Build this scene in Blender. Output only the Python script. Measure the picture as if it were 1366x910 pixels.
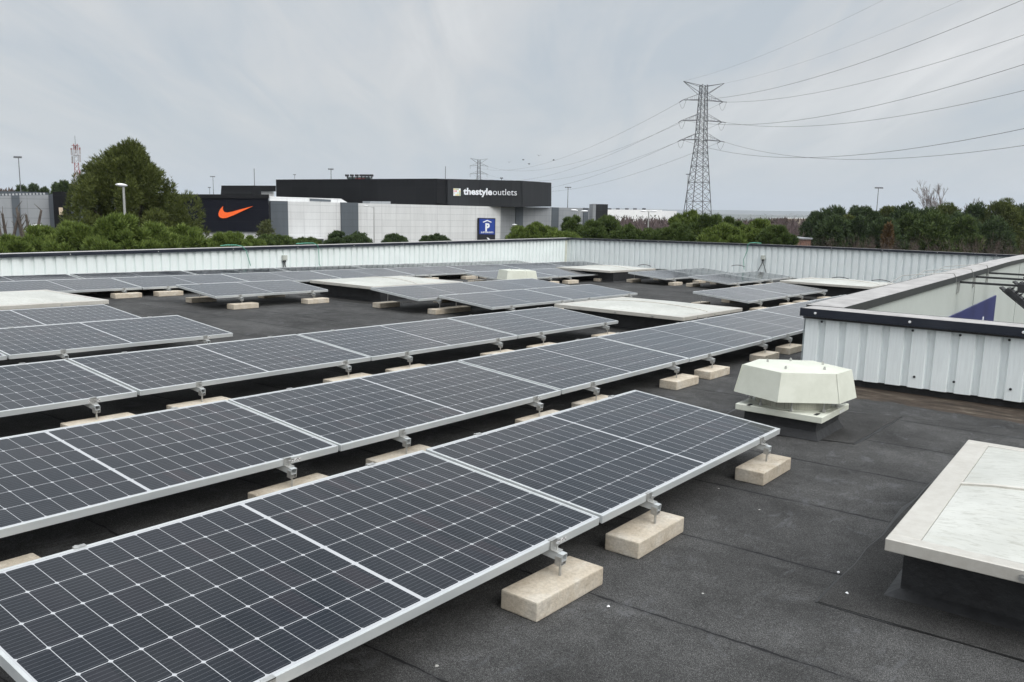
import bpy, bmesh, math, random
import numpy as np
from mathutils import Matrix, Vector
rad = math.radians
for o in list(bpy.data.objects): bpy.data.objects.remove(o)
SC = bpy.context.scene; COL = SC.collection

# ------------------------------------------------------------------ camera
F, EYE, PITCH, ROLL = 1118.5, 9.6, 0.1517086, 0.0175
def basis(p, r):
    f = Vector((0, math.cos(p), -math.sin(p))); rt = Vector((1, 0, 0)); up = Vector((0, math.sin(p), math.cos(p)))
    return f, math.cos(r)*rt+math.sin(r)*up, -math.sin(r)*rt+math.cos(r)*up
CF, CR, CU = basis(PITCH, ROLL)
cd = bpy.data.cameras.new('camera'); cam = bpy.data.objects.new('camera', cd); COL.objects.link(cam)
cam.matrix_world = Matrix(((CR.x, CU.x, -CF.x, 0), (CR.y, CU.y, -CF.y, 0), (CR.z, CU.z, -CF.z, EYE), (0, 0, 0, 1)))
cd.sensor_width = 36; cd.lens = F/1366*36; cd.clip_start = 0.05; cd.clip_end = 30000
SC.camera = cam
# ------------------------------------------------------------------ world, sun, exposure
SUN = Vector((0.50, -0.62, 0.62)).normalized()          # towards the bright part of the overcast, behind right of the camera
w = bpy.data.worlds.new('World'); SC.world = w; w.use_nodes = True
nt = w.node_tree; nt.nodes.clear()
def N(t, ty, **k):
    n = t.nodes.new(ty)
    for a, b in k.items():
        if a.startswith('i_'): n.inputs[a[2:]].default_value = b
        else: setattr(n, a, b)
    return n
out = N(nt, 'ShaderNodeOutputWorld'); bg = N(nt, 'ShaderNodeBackground')
sky = N(nt, 'ShaderNodeTexSky', sky_type='NISHITA', sun_disc=False)
sky.sun_elevation = math.asin(SUN.z); sky.sun_rotation = math.atan2(SUN.x, SUN.y); sky.air_density = 1.5; sky.dust_density = 4
tc = N(nt, 'ShaderNodeTexCoord'); sep = N(nt, 'ShaderNodeSeparateXYZ')
nt.links.new(tc.outputs['Generated'], sep.inputs[0])
def wm(op, a, b=None, c=None):
    n = N(nt, 'ShaderNodeMath', operation=op)
    for i, v in enumerate((a, b, c)):
        if v is None: continue
        if isinstance(v, (int, float)): n.inputs[i].default_value = v
        else: nt.links.new(v, n.inputs[i])
    return n.outputs[0]
zc = wm('MAXIMUM', sep.outputs[2], 0.0)
den = wm('ADD', zc, 0.16)
cx = wm('DIVIDE', sep.outputs[0], den); cy = wm('DIVIDE', sep.outputs[1], den)
comb = N(nt, 'ShaderNodeCombineXYZ'); nt.links.new(cx, comb.inputs[0]); nt.links.new(cy, comb.inputs[1])
mp = N(nt, 'ShaderNodeMapping'); mp.inputs['Rotation'].default_value = (0, 0, 0.35); mp.inputs['Scale'].default_value = (1.0, 0.42, 1)
mp.inputs['Location'].default_value = (3.1, 0.7, 0)
nt.links.new(comb.outputs[0], mp.inputs[0])
n1 = N(nt, 'ShaderNodeTexNoise'); n1.inputs['Scale'].default_value = 0.9; n1.inputs['Detail'].default_value = 6; n1.inputs['Roughness'].default_value = 0.52; n1.inputs['Distortion'].default_value = 0.5
nt.links.new(mp.outputs[0], n1.inputs['Vector'])
rp = N(nt, 'ShaderNodeValToRGB')
rp.color_ramp.elements[0].position = 0.38; rp.color_ramp.elements[0].color = (0.495, 0.55, 0.605, 1)
rp.color_ramp.elements[1].position = 0.70; rp.color_ramp.elements[1].color = (0.76, 0.77, 0.78, 1)
e = rp.color_ramp.elements.new(0.54); e.color = (0.62, 0.64, 0.66, 1)
ratio = wm('DIVIDE', sep.outputs[0], wm('MAXIMUM', sep.outputs[1], 0.05))
q1 = wm('MULTIPLY', wm('SUBTRACT', ratio, -0.02), 2.6); bell = wm('DIVIDE', 1.0, wm('ADD', 1.0, wm('MULTIPLY', q1, q1)))
mp2 = N(nt, 'ShaderNodeMapping'); mp2.inputs['Rotation'].default_value = (0, 0, -0.15); mp2.inputs['Scale'].default_value = (2.6, 0.5, 1); nt.links.new(comb.outputs[0], mp2.inputs[0])
n2 = N(nt, 'ShaderNodeTexNoise'); n2.inputs['Scale'].default_value = 1.5; n2.inputs['Detail'].default_value = 7; n2.inputs['Roughness'].default_value = 0.55; n2.inputs['Distortion'].default_value = 0.8
nt.links.new(mp2.outputs[0], n2.inputs['Vector'])
fsum = wm('ADD', wm('ADD', wm('MULTIPLY', n1.outputs['Fac'], 0.75), wm('MULTIPLY', n2.outputs['Fac'], 0.42)), wm('MULTIPLY', bell, -0.13))
fsum = wm('ADD', fsum, -0.01)
nt.links.new(fsum, rp.inputs[0])
# paler band towards the horizon
hz = N(nt, 'ShaderNodeMapRange'); hz.inputs[1].default_value = 0.0; hz.inputs[2].default_value = 0.16; hz.inputs[3].default_value = 0.8; hz.inputs[4].default_value = 0.0
nt.links.new(sep.outputs[2], hz.inputs[0])
mx = N(nt, 'ShaderNodeMix', data_type='RGBA'); nt.links.new(hz.outputs[0], mx.inputs[0]); nt.links.new(rp.outputs[0], mx.inputs[6])
mx.inputs[7].default_value = (0.57, 0.62, 0.645, 1)
# overcast is brighter round the hidden sun
dt = N(nt, 'ShaderNodeVectorMath', operation='DOT_PRODUCT'); nt.links.new(tc.outputs['Generated'], dt.inputs[0]); dt.inputs[1].default_value = SUN
d1 = wm('MAXIMUM', dt.outputs['Value'], 0.0); d2 = wm('POWER', d1, 1.6); gain0 = wm('MULTIPLY_ADD', d2, 0.9, 1.0)
zr = N(nt, 'ShaderNodeMapRange', interpolation_type='SMOOTHSTEP'); zr.inputs[1].default_value = 0.55; zr.inputs[2].default_value = 0.95; zr.inputs[3].default_value = 1.0; zr.inputs[4].default_value = 2.9
nt.links.new(sep.outputs[2], zr.inputs[0]); gain = wm('MULTIPLY', gain0, zr.outputs[0])
sc1 = N(nt, 'ShaderNodeVectorMath', operation='SCALE'); nt.links.new(mx.outputs[2], sc1.inputs[0]); nt.links.new(gain, sc1.inputs['Scale'])
sc2 = N(nt, 'ShaderNodeVectorMath', operation='SCALE'); nt.links.new(sky.outputs[0], sc2.inputs[0]); sc2.inputs['Scale'].default_value = 0.006
ad = N(nt, 'ShaderNodeVectorMath', operation='ADD'); nt.links.new(sc1.outputs[0], ad.inputs[0]); nt.links.new(sc2.outputs[0], ad.inputs[1])
sc3 = N(nt, 'ShaderNodeVectorMath', operation='SCALE'); nt.links.new(ad.outputs[0], sc3.inputs[0]); sc3.inputs['Scale'].default_value = 10.0
nt.links.new(sc3.outputs[0], bg.inputs['Color']); bg.inputs['Strength'].default_value = 0.1
nt.links.new(bg.outputs[0], out.inputs[0])
sl = bpy.data.lights.new('sun', 'SUN'); sl.energy = 1.2; sl.angle = rad(30); sl.color = (1, 0.97, 0.92)
so = bpy.data.objects.new('sun', sl); COL.objects.link(so); so.rotation_euler = SUN.to_track_quat('Z', 'Y').to_euler(); so.location = SUN*60
SC.view_settings.view_transform = 'Standard'; SC.view_settings.look = 'None'; SC.view_settings.exposure = 0.0; SC.view_settings.gamma = 1
SC.view_settings.use_curve_mapping = False
SC.render.engine = 'CYCLES'; SC.render.resolution_x = 1024; SC.render.resolution_y = 682

# roof frame (x = across the rows, y = along the rows, z = up from the roof; origin at eye) -> world
T = Matrix(((0.79350, 0.60837, 0.0150, 0), (-0.60853, 0.79349, 0.0081, 0), (-0.00701, -0.01552, 0.99986, EYE), (0, 0, 0, 1)))
ROOF = -1.44
# a point of the level world seen at photo pixel (x, y) at forward distance Y
def at(x, y, Y):
    d = CF + CR*((x-683)/F) + CU*((455-y)/F)
    return d*(Y/d.y) + Vector((0, 0, EYE))

# ------------------------------------------------------------------ mesh helpers
class MB:
    def __init__(s): s.v = []; s.f = []; s.uv = None; s.mi = []
    def add(s, vs, fs, mi=0):
        b = len(s.v); s.v += [tuple(v) for v in vs]; s.f += [tuple(b+i for i in f) for f in fs]; s.mi += [mi]*len(fs); return s
    def box(s, x0, x1, y0, y1, z0, z1, M=None, mi=0):
        vs = [Vector((x, y, z)) for z in (z0, z1) for y in (y0, y1) for x in (x0, x1)]
        if M is not None: vs = [M @ v for v in vs]
        return s.add(vs, [(0, 2, 3, 1), (4, 5, 7, 6), (0, 1, 5, 4), (2, 6, 7, 3), (0, 4, 6, 2), (1, 3, 7, 5)], mi)
    def tube(s, pts, r, n=6, cap=True, mi=0):
        pts = [Vector(p) for p in pts]; rs = r if isinstance(r, (list, tuple)) else [r]*len(pts)
        vs = []; fs = []
        prev = None
        for i, p in enumerate(pts):
            t = (pts[min(i+1, len(pts)-1)]-pts[max(i-1, 0)]).normalized()
            a = prev if prev is not None else (Vector((0, 0, 1)) if abs(t.z) < .9 else Vector((1, 0, 0)))
            x = (a - t*a.dot(t))
            if x.length < 1e-5: x = t.orthogonal()
            x.normalize(); prev = x; y = t.cross(x)
            for k in range(n):
                an = 2*math.pi*k/n; vs.append(p+x*(rs[i]*math.cos(an))+y*(rs[i]*math.sin(an)))
        for i in range(len(pts)-1):
            for k in range(n):
                a = i*n+k; b = i*n+(k+1) % n; fs.append((a, b, b+n, a+n))
        if cap: fs.append(tuple(range(n))[::-1]); fs.append(tuple((len(pts)-1)*n+k for k in range(n)))
        return s.add(vs, fs, mi)
    def cone(s, c, r0, r1, z0, z1, n=16, mi=0):
        vs = [Vector((c[0]+r*math.cos(2*math.pi*k/n), c[1]+r*math.sin(2*math.pi*k/n), z)) for r, z in ((r0, z0), (r1, z1)) for k in range(n)]
        fs = [(k, (k+1) % n, n+(k+1) % n, n+k) for k in range(n)]+[tuple(range(n))[::-1], tuple(n+k for k in range(n))]
        return s.add(vs, fs, mi)
    def prism(s, poly, nrm, th, mi=0):          # poly: list of 3d points (front), extruded by -nrm*th
        n = len(poly); vs = [Vector(p) for p in poly]+[Vector(p)-nrm*th for p in poly]
        fs = [tuple(range(n)), tuple(range(2*n-1, n-1, -1))]+[(i, n+i, n+(i+1) % n, (i+1) % n) for i in range(n)]
        return s.add(vs, fs, mi)
    def build(s, name, mats, parent=None, bevel=0, smooth=False, seg=2):
        me = bpy.data.meshes.new(name); me.from_pydata(s.v, [], s.f); me.update()
        if not isinstance(mats, (list, tuple)): mats = [mats]
        for m in mats: me.materials.append(m)
        me.polygons.foreach_set('material_index', s.mi)
        if s.uv is not None:
            uvl = me.uv_layers.new(name='uv')
            for l in me.loops: uvl.data[l.index].uv = s.uv[l.vertex_index]
        bm = bmesh.new(); bm.from_mesh(me); bmesh.ops.recalc_face_normals(bm, faces=bm.faces)
        if bevel: bmesh.ops.bevel(bm, geom=list(bm.edges), offset=bevel, segments=seg, affect='EDGES', profile=.6)
        bm.to_mesh(me); bm.free()
        if smooth:
            for p in me.polygons: p.use_smooth = True
        o = bpy.data.objects.new(name, me); COL.objects.link(o)
        if parent: o.parent = parent
        return o
def tag(o, label=None, cat=None, group=None, kind=None):
    if label: o['label'] = label
    if cat: o['category'] = cat
    if group: o['group'] = group
    if kind: o['kind'] = kind
    return o
def empty(name, M=None):
    o = bpy.data.objects.new(name, None); COL.objects.link(o); o.empty_display_size = .2
    if M is not None: o.matrix_world = M
    return o
def copy_tree(o, parent=None):
    c = o.copy(); COL.objects.link(c)
    if parent: c.parent = parent
    for ch in [x for x in KIDS.get(o.name, [])]:
        copy_tree(ch, c)
    return c
KIDS = {}
def index_kids(root):
    for o in [root]+list(root.children_recursive): KIDS[o.name] = list(o.children)

# ------------------------------------------------------------------ materials
def mat(name, col=(.5, .5, .5), rough=.6, metal=0, spec=.5):
    m = bpy.data.materials.new(name); m.use_nodes = True; t = m.node_tree
    b = t.nodes['Principled BSDF']; b.inputs['Base Color'].default_value = (*col, 1); b.inputs['Roughness'].default_value = rough
    b.inputs['Metallic'].default_value = metal; b.inputs['Specular IOR Level'].default_value = spec
    return m, t, b
def mth(t, op, a, b=None, c=None, clamp=False):
    n = t.nodes.new('ShaderNodeMath'); n.operation = op; n.use_clamp = clamp
    for i, v in enumerate((a, b, c)):
        if v is None: continue
        if isinstance(v, (int, float)): n.inputs[i].default_value = v
        else: t.links.new(v, n.inputs[i])
    return n.outputs[0]
def mixc(t, fac, a, b, mode='MIX'):
    n = t.nodes.new('ShaderNodeMix'); n.data_type = 'RGBA'; n.blend_type = mode
    for s, v in ((n.inputs[0], fac), (n.inputs[6], a), (n.inputs[7], b)):
        if isinstance(v, (int, float)): s.default_value = v
        elif isinstance(v, tuple): s.default_value = (*v, 1) if len(v) == 3 else v
        else: t.links.new(v, s)
    return n.outputs[2]
def coords(t, kind='Object', scale=(1, 1, 1), loc=None):
    tcn = t.nodes.new('ShaderNodeTexCoord'); m = t.nodes.new('ShaderNodeMapping'); m.inputs['Scale'].default_value = scale
    t.links.new(tcn.outputs[kind], m.inputs[0])
    if loc is not None: t.links.new(loc, m.inputs['Location'])
    return m.outputs[0]
def noise(t, v, s, d=4, r=.55, dist=0):
    n = t.nodes.new('ShaderNodeTexNoise'); n.inputs['Scale'].default_value = s; n.inputs['Detail'].default_value = d; n.inputs['Roughness'].default_value = r; n.inputs['Distortion'].default_value = dist
    if v is not None: t.links.new(v, n.inputs['Vector'])
    return n.outputs['Fac']
def ramp(t, f, *st):
    n = t.nodes.new('ShaderNodeValToRGB'); cr = n.color_ramp
    while len(cr.elements) < len(st): cr.elements.new(.5)
    for el, (p, c) in zip(cr.elements, st): el.position = p; el.color = (*c, 1) if isinstance(c, tuple) else (c, c, c, 1)
    t.links.new(f, n.inputs[0]); return n.outputs[0]
def bump(t, b, h, dist=.01, st=1):
    n = t.nodes.new('ShaderNodeBump'); n.inputs['Distance'].default_value = dist; n.inputs['Strength'].default_value = st
    t.links.new(h, n.inputs['Height']); t.links.new(n.outputs[0], b.inputs['Normal'])
def orand(t):
    n = t.nodes.new('ShaderNodeObjectInfo'); c = t.nodes.new('ShaderNodeCombineXYZ')
    a = mth(t, 'MULTIPLY', n.outputs['Random'], 57.0)
    for i in range(3): t.links.new(a, c.inputs[i])
    return c.outputs[0], n.outputs['Random']

def noisy(name, c0, c1, scale, rough=.7, metal=0, bumpd=0, det=5, kind='Object', sc=(1, 1, 1), spec=.5, lo=.3, hi=.7):
    m, t, b = mat(name, c0, rough, metal, spec)
    f = noise(t, coords(t, kind, sc), scale, det, .6)
    t.links.new(ramp(t, f, (lo, c0), (hi, c1)), b.inputs['Base Color'])
    if bumpd: bump(t, b, f, bumpd)
    return m

# roofing felt: mineral granules, lapped seams, pale scuffs, wet dirt near the raised wall
m, t, b = mat('roofing_felt', rough=.85, spec=.16); M_FELT = m
co = coords(t); sx = t.nodes.new('ShaderNodeSeparateXYZ'); t.links.new(co, sx.inputs[0])
gr = noise(t, co, 330, 2, .8); gr2 = noise(t, co, 95, 3, .7); big = noise(t, co, 1.3, 5, .6, .4); mid = noise(t, co, 7, 5, .65)
base = ramp(t, gr, (.30, (.010, .0100, .0100)), (.5, (.041, .041, .0405)), (.67, (.15, .149, .146)))
base = mixc(t, .6, base, ramp(t, gr2, (.32, .5), (.68, 1.6)), 'MULTIPLY')
base = mixc(t, 1, base, ramp(t, big, (.32, .50), (.66, 1.22)), 'MULTIPLY')
base = mixc(t, .7, base, ramp(t, mid, (.3, .70), (.72, 1.28)), 'MULTIPLY')
scuff = ramp(t, noise(t, coords(t, scale=(1.6, .9, 1)), 5.2, 7, .75, .6), (.56, 0.0), (.74, .5))
base = mixc(t, scuff, base, (.155, .16, .17))
wob = mth(t, 'MULTIPLY', mth(t, 'SUBTRACT', noise(t, co, 3.2, 4, .7), .5), .05)
su_ = mth(t, 'ADD', mth(t, 'ADD', sx.outputs[1], wob), mth(t, 'MULTIPLY', sx.outputs[0], -.03))
fr = mth(t, 'FRACT', mth(t, 'DIVIDE', mth(t, 'ADD', su_, 20.0-.05), .84))
dseam = mth(t, 'MULTIPLY', mth(t, 'MINIMUM', fr, mth(t, 'SUBTRACT', 1.0, fr)), .84)
rowid = mth(t, 'FLOOR', mth(t, 'DIVIDE', mth(t, 'ADD', su_, 20.0-.05), .84))
fc = mth(t, 'FRACT', mth(t, 'DIVIDE', mth(t, 'ADD', mth(t, 'ADD', sx.outputs[0], mth(t, 'MULTIPLY', wob, 1.5)), mth(t, 'ADD', mth(t, 'MULTIPLY', rowid, 2.37), 3.4)), 9.0))
dlap = mth(t, 'MULTIPLY', mth(t, 'MINIMUM', fc, mth(t, 'SUBTRACT', 1.0, fc)), 9.0)
sw = mth(t, 'MULTIPLY', mth(t, 'SUBTRACT', noise(t, co, 5, 5, .75), .33), .030)
line = mth(t, 'LESS_THAN', mth(t, 'MINIMUM', dseam, dlap), sw)
soft = ramp(t, mth(t, 'MINIMUM', dseam, dlap), (0.0, .35), (.03, 0.0))
base = mixc(t, soft, base, (.03, .031, .033)); base = mixc(t, mth(t, 'MULTIPLY', line, .85), base, (.010, .010, .011))
vo = t.nodes.new('ShaderNodeTexVoronoi'); vo.inputs['Scale'].default_value = 5.0; t.links.new(co, vo.inputs['Vector'])
spk = mth(t, 'MULTIPLY', mth(t, 'LESS_THAN', vo.outputs['Distance'], .035), mth(t, 'GREATER_THAN', mid, .55))
base = mixc(t, mth(t, 'MULTIPLY', spk, .8), base, (.5, .49, .46))
dd = mth(t, 'ADD', mth(t, 'SUBTRACT', sx.outputs[1], 7.55), mth(t, 'MULTIPLY', mth(t, 'SUBTRACT', noise(t, co, 2.2, 5, .6), .5), .55))
dmask = mth(t, 'MULTIPLY', mth(t, 'MULTIPLY', mth(t, 'GREATER_THAN', dd, 0), mth(t, 'GREATER_THAN', sx.outputs[0], -2.2)), mth(t, 'LESS_THAN', sx.outputs[1], 8.3))
dirt = ramp(t, noise(t, coords(t, scale=(1, 3, 1)), 4, 6, .7), (.35, (.028, .020, .014)), (.55, (.07, .052, .038)), (.7, (.17, .145, .11)))
base = mixc(t, mth(t, 'MULTIPLY', dmask, .8), base, dirt)
t.links.new(base, b.inputs['Base Color'])
bh = mth(t, 'SUBTRACT', mth(t, 'MULTIPLY', gr, .35), mth(t, 'MULTIPLY', ramp(t, mth(t, 'MINIMUM', dseam, dlap), (0, 1.0), (.02, 0.0)), 1.0))
bump(t, b, mth(t, 'ADD', bh, mth(t, 'MULTIPLY', mid, .8)), .006, .8)

M_UPSTAND, t, b = mat('bitumen_upstand', (.022, .023, .025), .6)
f = noise(t, coords(t), 9, 6, .7); t.links.new(ramp(t, f, (.3, (.010, .010, .011)), (.62, (.024, .025, .027)), (.8, (.055, .056, .058))), b.inputs['Base Color']); bump(t, b, f, .012)

m, t, b = mat('flashing_felt', rough=.85, spec=.16); M_FLASH = m
co = coords(t); f1 = noise(t, co, 330, 2, .8); f2_ = noise(t, co, 3, 6, .7)
c = ramp(t, f1, (.30, (.012, .012, .012)), (.5, (.045, .0445, .0435)), (.66, (.14, .138, .134))); c = mixc(t, 1, c, ramp(t, f2_, (.3, .5), (.7, 1.05)), 'MULTIPLY')
t.links.new(c, b.inputs['Base Color']); bump(t, b, f1, .004)
M_TAR = mat('bitumen_bleed', (.008, .008, .008), .45)[0]
def patch(parent, pts, z=.004, name='flashing_sheet'):
    g = MB(); rp_ = random.Random(len(pts)); P = []
    for i, (x, y) in enumerate(pts):
        x2, y2 = pts[(i+1) % len(pts)]; n_ = 9
        for k in range(n_): P.append((x+(x2-x)*k/n_+rp_.uniform(-.008, .008), y+(y2-y)*k/n_+rp_.uniform(-.008, .008), z))
    g.prism([Vector(p) for p in P], Vector((0, 0, 1)), z-.0025); o_ = g.build(name, M_FLASH, parent)
    g = MB(); cxm = sum(p[0] for p in P)/len(P); cym = sum(p[1] for p in P)/len(P)
    Q = []
    for x, y, _ in P:
        k = rp_.uniform(.004, .026); dx_, dy_ = x-cxm, y-cym; m_ = max(abs(dx_), abs(dy_)); Q.append(Vector((x+k*dx_/m_, y+k*dy_/m_, .0022)))
    g.prism(Q, Vector((0, 0, 1)), .0012); g.build('tar_bleed', M_TAR, o_); return o_
# solar cells
m, t, b = mat('solar_cells', rough=.14); M_CELL = m
co = coords(t); s3 = t.nodes.new('ShaderNodeSeparateXYZ'); t.links.new(co, s3.inputs[0])
X, Y = s3.outputs[0], s3.outputs[1]
yy = mth(t, 'DIVIDE', mth(t, 'SUBTRACT', mth(t, 'ABSOLUTE', mth(t, 'SUBTRACT', Y, 1.05)), .0075), .0855)
xx = mth(t, 'DIVIDE', mth(t, 'SUBTRACT', X, .0215), .1653)
def dl(v, p):
    f = mth(t, 'FRACT', mth(t, 'ADD', v, 40.0)); return mth(t, 'MULTIPLY', mth(t, 'MINIMUM', f, mth(t, 'SUBTRACT', 1.0, f)), p)
dx, dy = dl(xx, .1653), dl(yy, .0855)
g1 = mth(t, 'LESS_THAN', dx, .0013); g2 = mth(t, 'LESS_THAN', dy, .0010)
dia = mth(t, 'LESS_THAN', mth(t, 'ADD', dx, dy), .0085)
o1 = mth(t, 'MAXIMUM', mth(t, 'LESS_THAN', yy, 0.012), mth(t, 'GREATER_THAN', yy, 11.99)); o2 = mth(t, 'MAXIMUM', mth(t, 'LESS_THAN', xx, 0.01), mth(t, 'GREATER_THAN', xx, 5.99))
mask = mth(t, 'MAXIMUM', mth(t, 'MAXIMUM', g1, g2), mth(t, 'MAXIMUM', dia, mth(t, 'MAXIMUM', o1, o2)))
bb = mth(t, 'LESS_THAN', dl(mth(t, 'ADD', mth(t, 'MULTIPLY', xx, 9.0), .5), .01837), .0011)
cid = t.nodes.new('ShaderNodeCombineXYZ'); t.links.new(mth(t, 'FLOOR', xx), cid.inputs[0])
t.links.new(mth(t, 'FLOOR', mth(t, 'DIVIDE', Y, .0855)), cid.inputs[1]); oi, orr = orand(t); t.links.new(mth(t, 'MULTIPLY', orr, 91.0), cid.inputs[2])
wn = t.nodes.new('ShaderNodeTexWhiteNoise'); wn.noise_dimensions = '3D'; t.links.new(cid.outputs[0], wn.inputs['Vector'])
cell = ramp(t, wn.outputs['Value'], (0, (.0045, .0075, .0125)), (.7, (.006, .0095, .0155)), (.93, (.009, .011, .017)), (1, (.014, .012, .017)))
cell = mixc(t, mth(t, 'MULTIPLY', bb, .20), cell, (.22, .23, .25))
dust = ramp(t, noise(t, coords(t, loc=oi), 2.2, 6, .6), (.3, .0), (.8, .045))
basec = mixc(t, mask, cell, (.43, .44, .455))
basec = mixc(t, dust, basec, (.33, .32, .31))
vz = t.nodes.new('ShaderNodeTexVoronoi'); vz.inputs['Scale'].default_value = 2.4; t.links.new(coords(t, loc=oi), vz.inputs['Vector'])
drop = mth(t, 'LESS_THAN', vz.outputs['Distance'], .018)
basec = mixc(t, mth(t, 'MULTIPLY', drop, .5), basec, (.5, .5, .48))
t.links.new(basec, b.inputs['Base Color'])
t.links.new(ramp(t, dust, (0, .07), (.045, .20)), b.inputs['Roughness']); b.inputs['IOR'].default_value = 1.36

M_ALU = noisy('anodised_aluminium', (.44, .465, .47), (.58, .60, .60), 6, .40, .25, sc=(1, .3, 1))
M_GALV = noisy('galvanised_steel', (.38, .38, .37), (.60, .60, .58), 30, .35, .7)
M_BACK = mat('panel_back_sheet', (.55, .56, .57), .5)[0]
M_STICK, t, b = mat('printed_label', (.75, .75, .75), .5)
f = noise(t, coords(t, scale=(1, 1, 1)), 190, 1, .5); t.links.new(ramp(t, f, (.48, (.12, .12, .12)), (.5, (.75, .75, .75))), b.inputs['Base Color'])
m, t, b = mat('cast_concrete', rough=.9, spec=.2); M_CONC = m
oi, orr = orand(t); co = coords(t, loc=oi)
c = ramp(t, noise(t, co, 7, 7, .65, .3), (.30, (.46, .39, .30)), (.5, (.56, .495, .40)), (.70, (.63, .585, .51)))
c = mixc(t, .55, c, ramp(t, noise(t, co, 70, 4, .7), (.3, .68), (.6, 1.1)), 'MULTIPLY')
c = mixc(t, .4, c, ramp(t, orr, (0, .72), (1, 1.15)), 'MULTIPLY')
stn = ramp(t, noise(t, coords(t, scale=(1, .6, 2), loc=oi), 7, 6, .72), (.54, 0.0), (.72, .45)); c = mixc(t, stn, c, (.17, .135, .10))
t.links.new(c, b.inputs['Base Color']); bump(t, b, noise(t, co, 38, 7, .8), .009)

def clad(name, col, streak=.12):
    m, t, b = mat(name, col, .42, .0)
    co = coords(t)
    f = noise(t, coords(t, scale=(9, 9, .5)), 6, 4, .7); g = noise(t, co, 1.4, 4, .6)
    c = mixc(t, streak*3, col, ramp(t, f, (.35, tuple(v*.80 for v in col)), (.6, tuple(min(1, v*1.06) for v in col))))
    c = mixc(t, .4, c, ramp(t, g, (.3, .86), (.7, 1.06)), 'MULTIPLY')
    drip = ramp(t, noise(t, coords(t, scale=(22, 22, .35)), 3, 5, .7), (.62, 0.0), (.80, .22)); c = mixc(t, drip, c, tuple(v*.45 for v in col))
    t.links.new(c, b.inputs['Base Color']); return m
M_CLAD = clad('white_sheet_cladding', (.80, .85, .85)); M_CLADLIT = clad('lit_white_cladding', (.83, .89, .88), .08)  # brighter copy for the left wall: its stronger light is put into the colour
M_INNER = clad('grey_facade_sheet', (.52, .56, .53), .14)
M_COPE = noisy('dark_coping_lip', (.010, .013, .022), (.022, .026, .038), 3, .38, spec=.4)
M_COPET = noisy('weathered_coping_top', (.28, .27, .262), (.46, .445, .43), 5, .5, det=7)
M_FASC = noisy('dark_green_fascia', (.020, .024, .023), (.034, .038, .036), 4, .6)
M_CREAM, t, b = mat('cream_sheet_metal', (.70, .73, .60), .42)
co = coords(t); f = noise(t, co, 5, 6, .65); c = ramp(t, f, (.3, (.54, .555, .47)), (.6, (.63, .645, .56)))
st = ramp(t, noise(t, coords(t, scale=(7, 7, 1)), 4, 6, .7), (.62, 0.0), (.8, .35)); t.links.new(mixc(t, st, c, (.33, .32, .25)), b.inputs['Base Color'])
M_MESHW, t, b = mat('fan_guard_mesh', (.3, .31, .26), .5, .4)
co = coords(t, scale=(60, 60, 60)); ck = t.nodes.new('ShaderNodeTexBrick'); ck.inputs['Scale'].default_value = 1; ck.offset = 0
t.links.new(co, ck.inputs['Vector']); ck.inputs['Color1'].default_value = (.06, .06, .05, 1); ck.inputs['Color2'].default_value = (.09, .09, .07, 1); ck.inputs['Mortar'].default_value = (.45, .45, .38, 1); ck.inputs['Mortar Size'].default_value = .12
t.links.new(ck.outputs[0], b.inputs['Base Color'])
M_DARK = noisy('dark_steel', (.02, .021, .023), (.05, .05, .052), 8, .5, .3)
m, t, b = mat('opal_rooflight', rough=.45); M_OPAL = m
co = coords(t); s3 = t.nodes.new('ShaderNodeSeparateXYZ'); t.links.new(co, s3.inputs[0])
c = ramp(t, noise(t, co, 2.0, 5, .6), (.3, (.41, .415, .38)), (.7, (.56, .565, .525)))
sp = ramp(t, noise(t, coords(t, scale=(1, 3.4, 1)), 13, 6, .78, .5), (.50, 0.0), (.66, .65)); c = mixc(t, sp, c, (.28, .275, .235))
sp2 = ramp(t, noise(t, coords(t, scale=(.8, 1.4, 1)), 6, 6, .7), (.55, 0.0), (.75, .35)); c = mixc(t, sp2, c, (.42, .41, .33))
t.links.new(c, b.inputs['Base Color']); b.inputs['Subsurface Weight'].default_value = 0
M_RFRAME, t, b = mat('rooflight_frame', (.6, .58, .54), .4, .25)
co = coords(t); f = noise(t, co, 3, 7, .7); t.links.new(mixc(t, .25, ramp(t, f, (.3, (.44, .42, .375)), (.65, (.54, .525, .475))), ramp(t, noise(t, co, 25, 5, .7), (.3, (.44, .40, .35)), (.6, (.66, .64, .60)))), b.inputs['Base Color'])
M_GREEN = mat('green_wire', (.10, .34, .25), .5)[0]
M_WIRE = mat('dark_cable', (.03, .03, .03), .6)[0]
M_STRAP = mat('pale_strap', (.38, .38, .36), .5)[0]
M_PLAS = noisy('grey_plastic_box', (.40, .42, .38), (.55, .57, .52), 8, .5)
M_NAVY = mat('navy_paint', (.012, .02, .13), .4)[0]
M_WHITE = noisy('white_paint', (.72, .73, .74), (.82, .82, .82), 1.2, .5)

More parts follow.
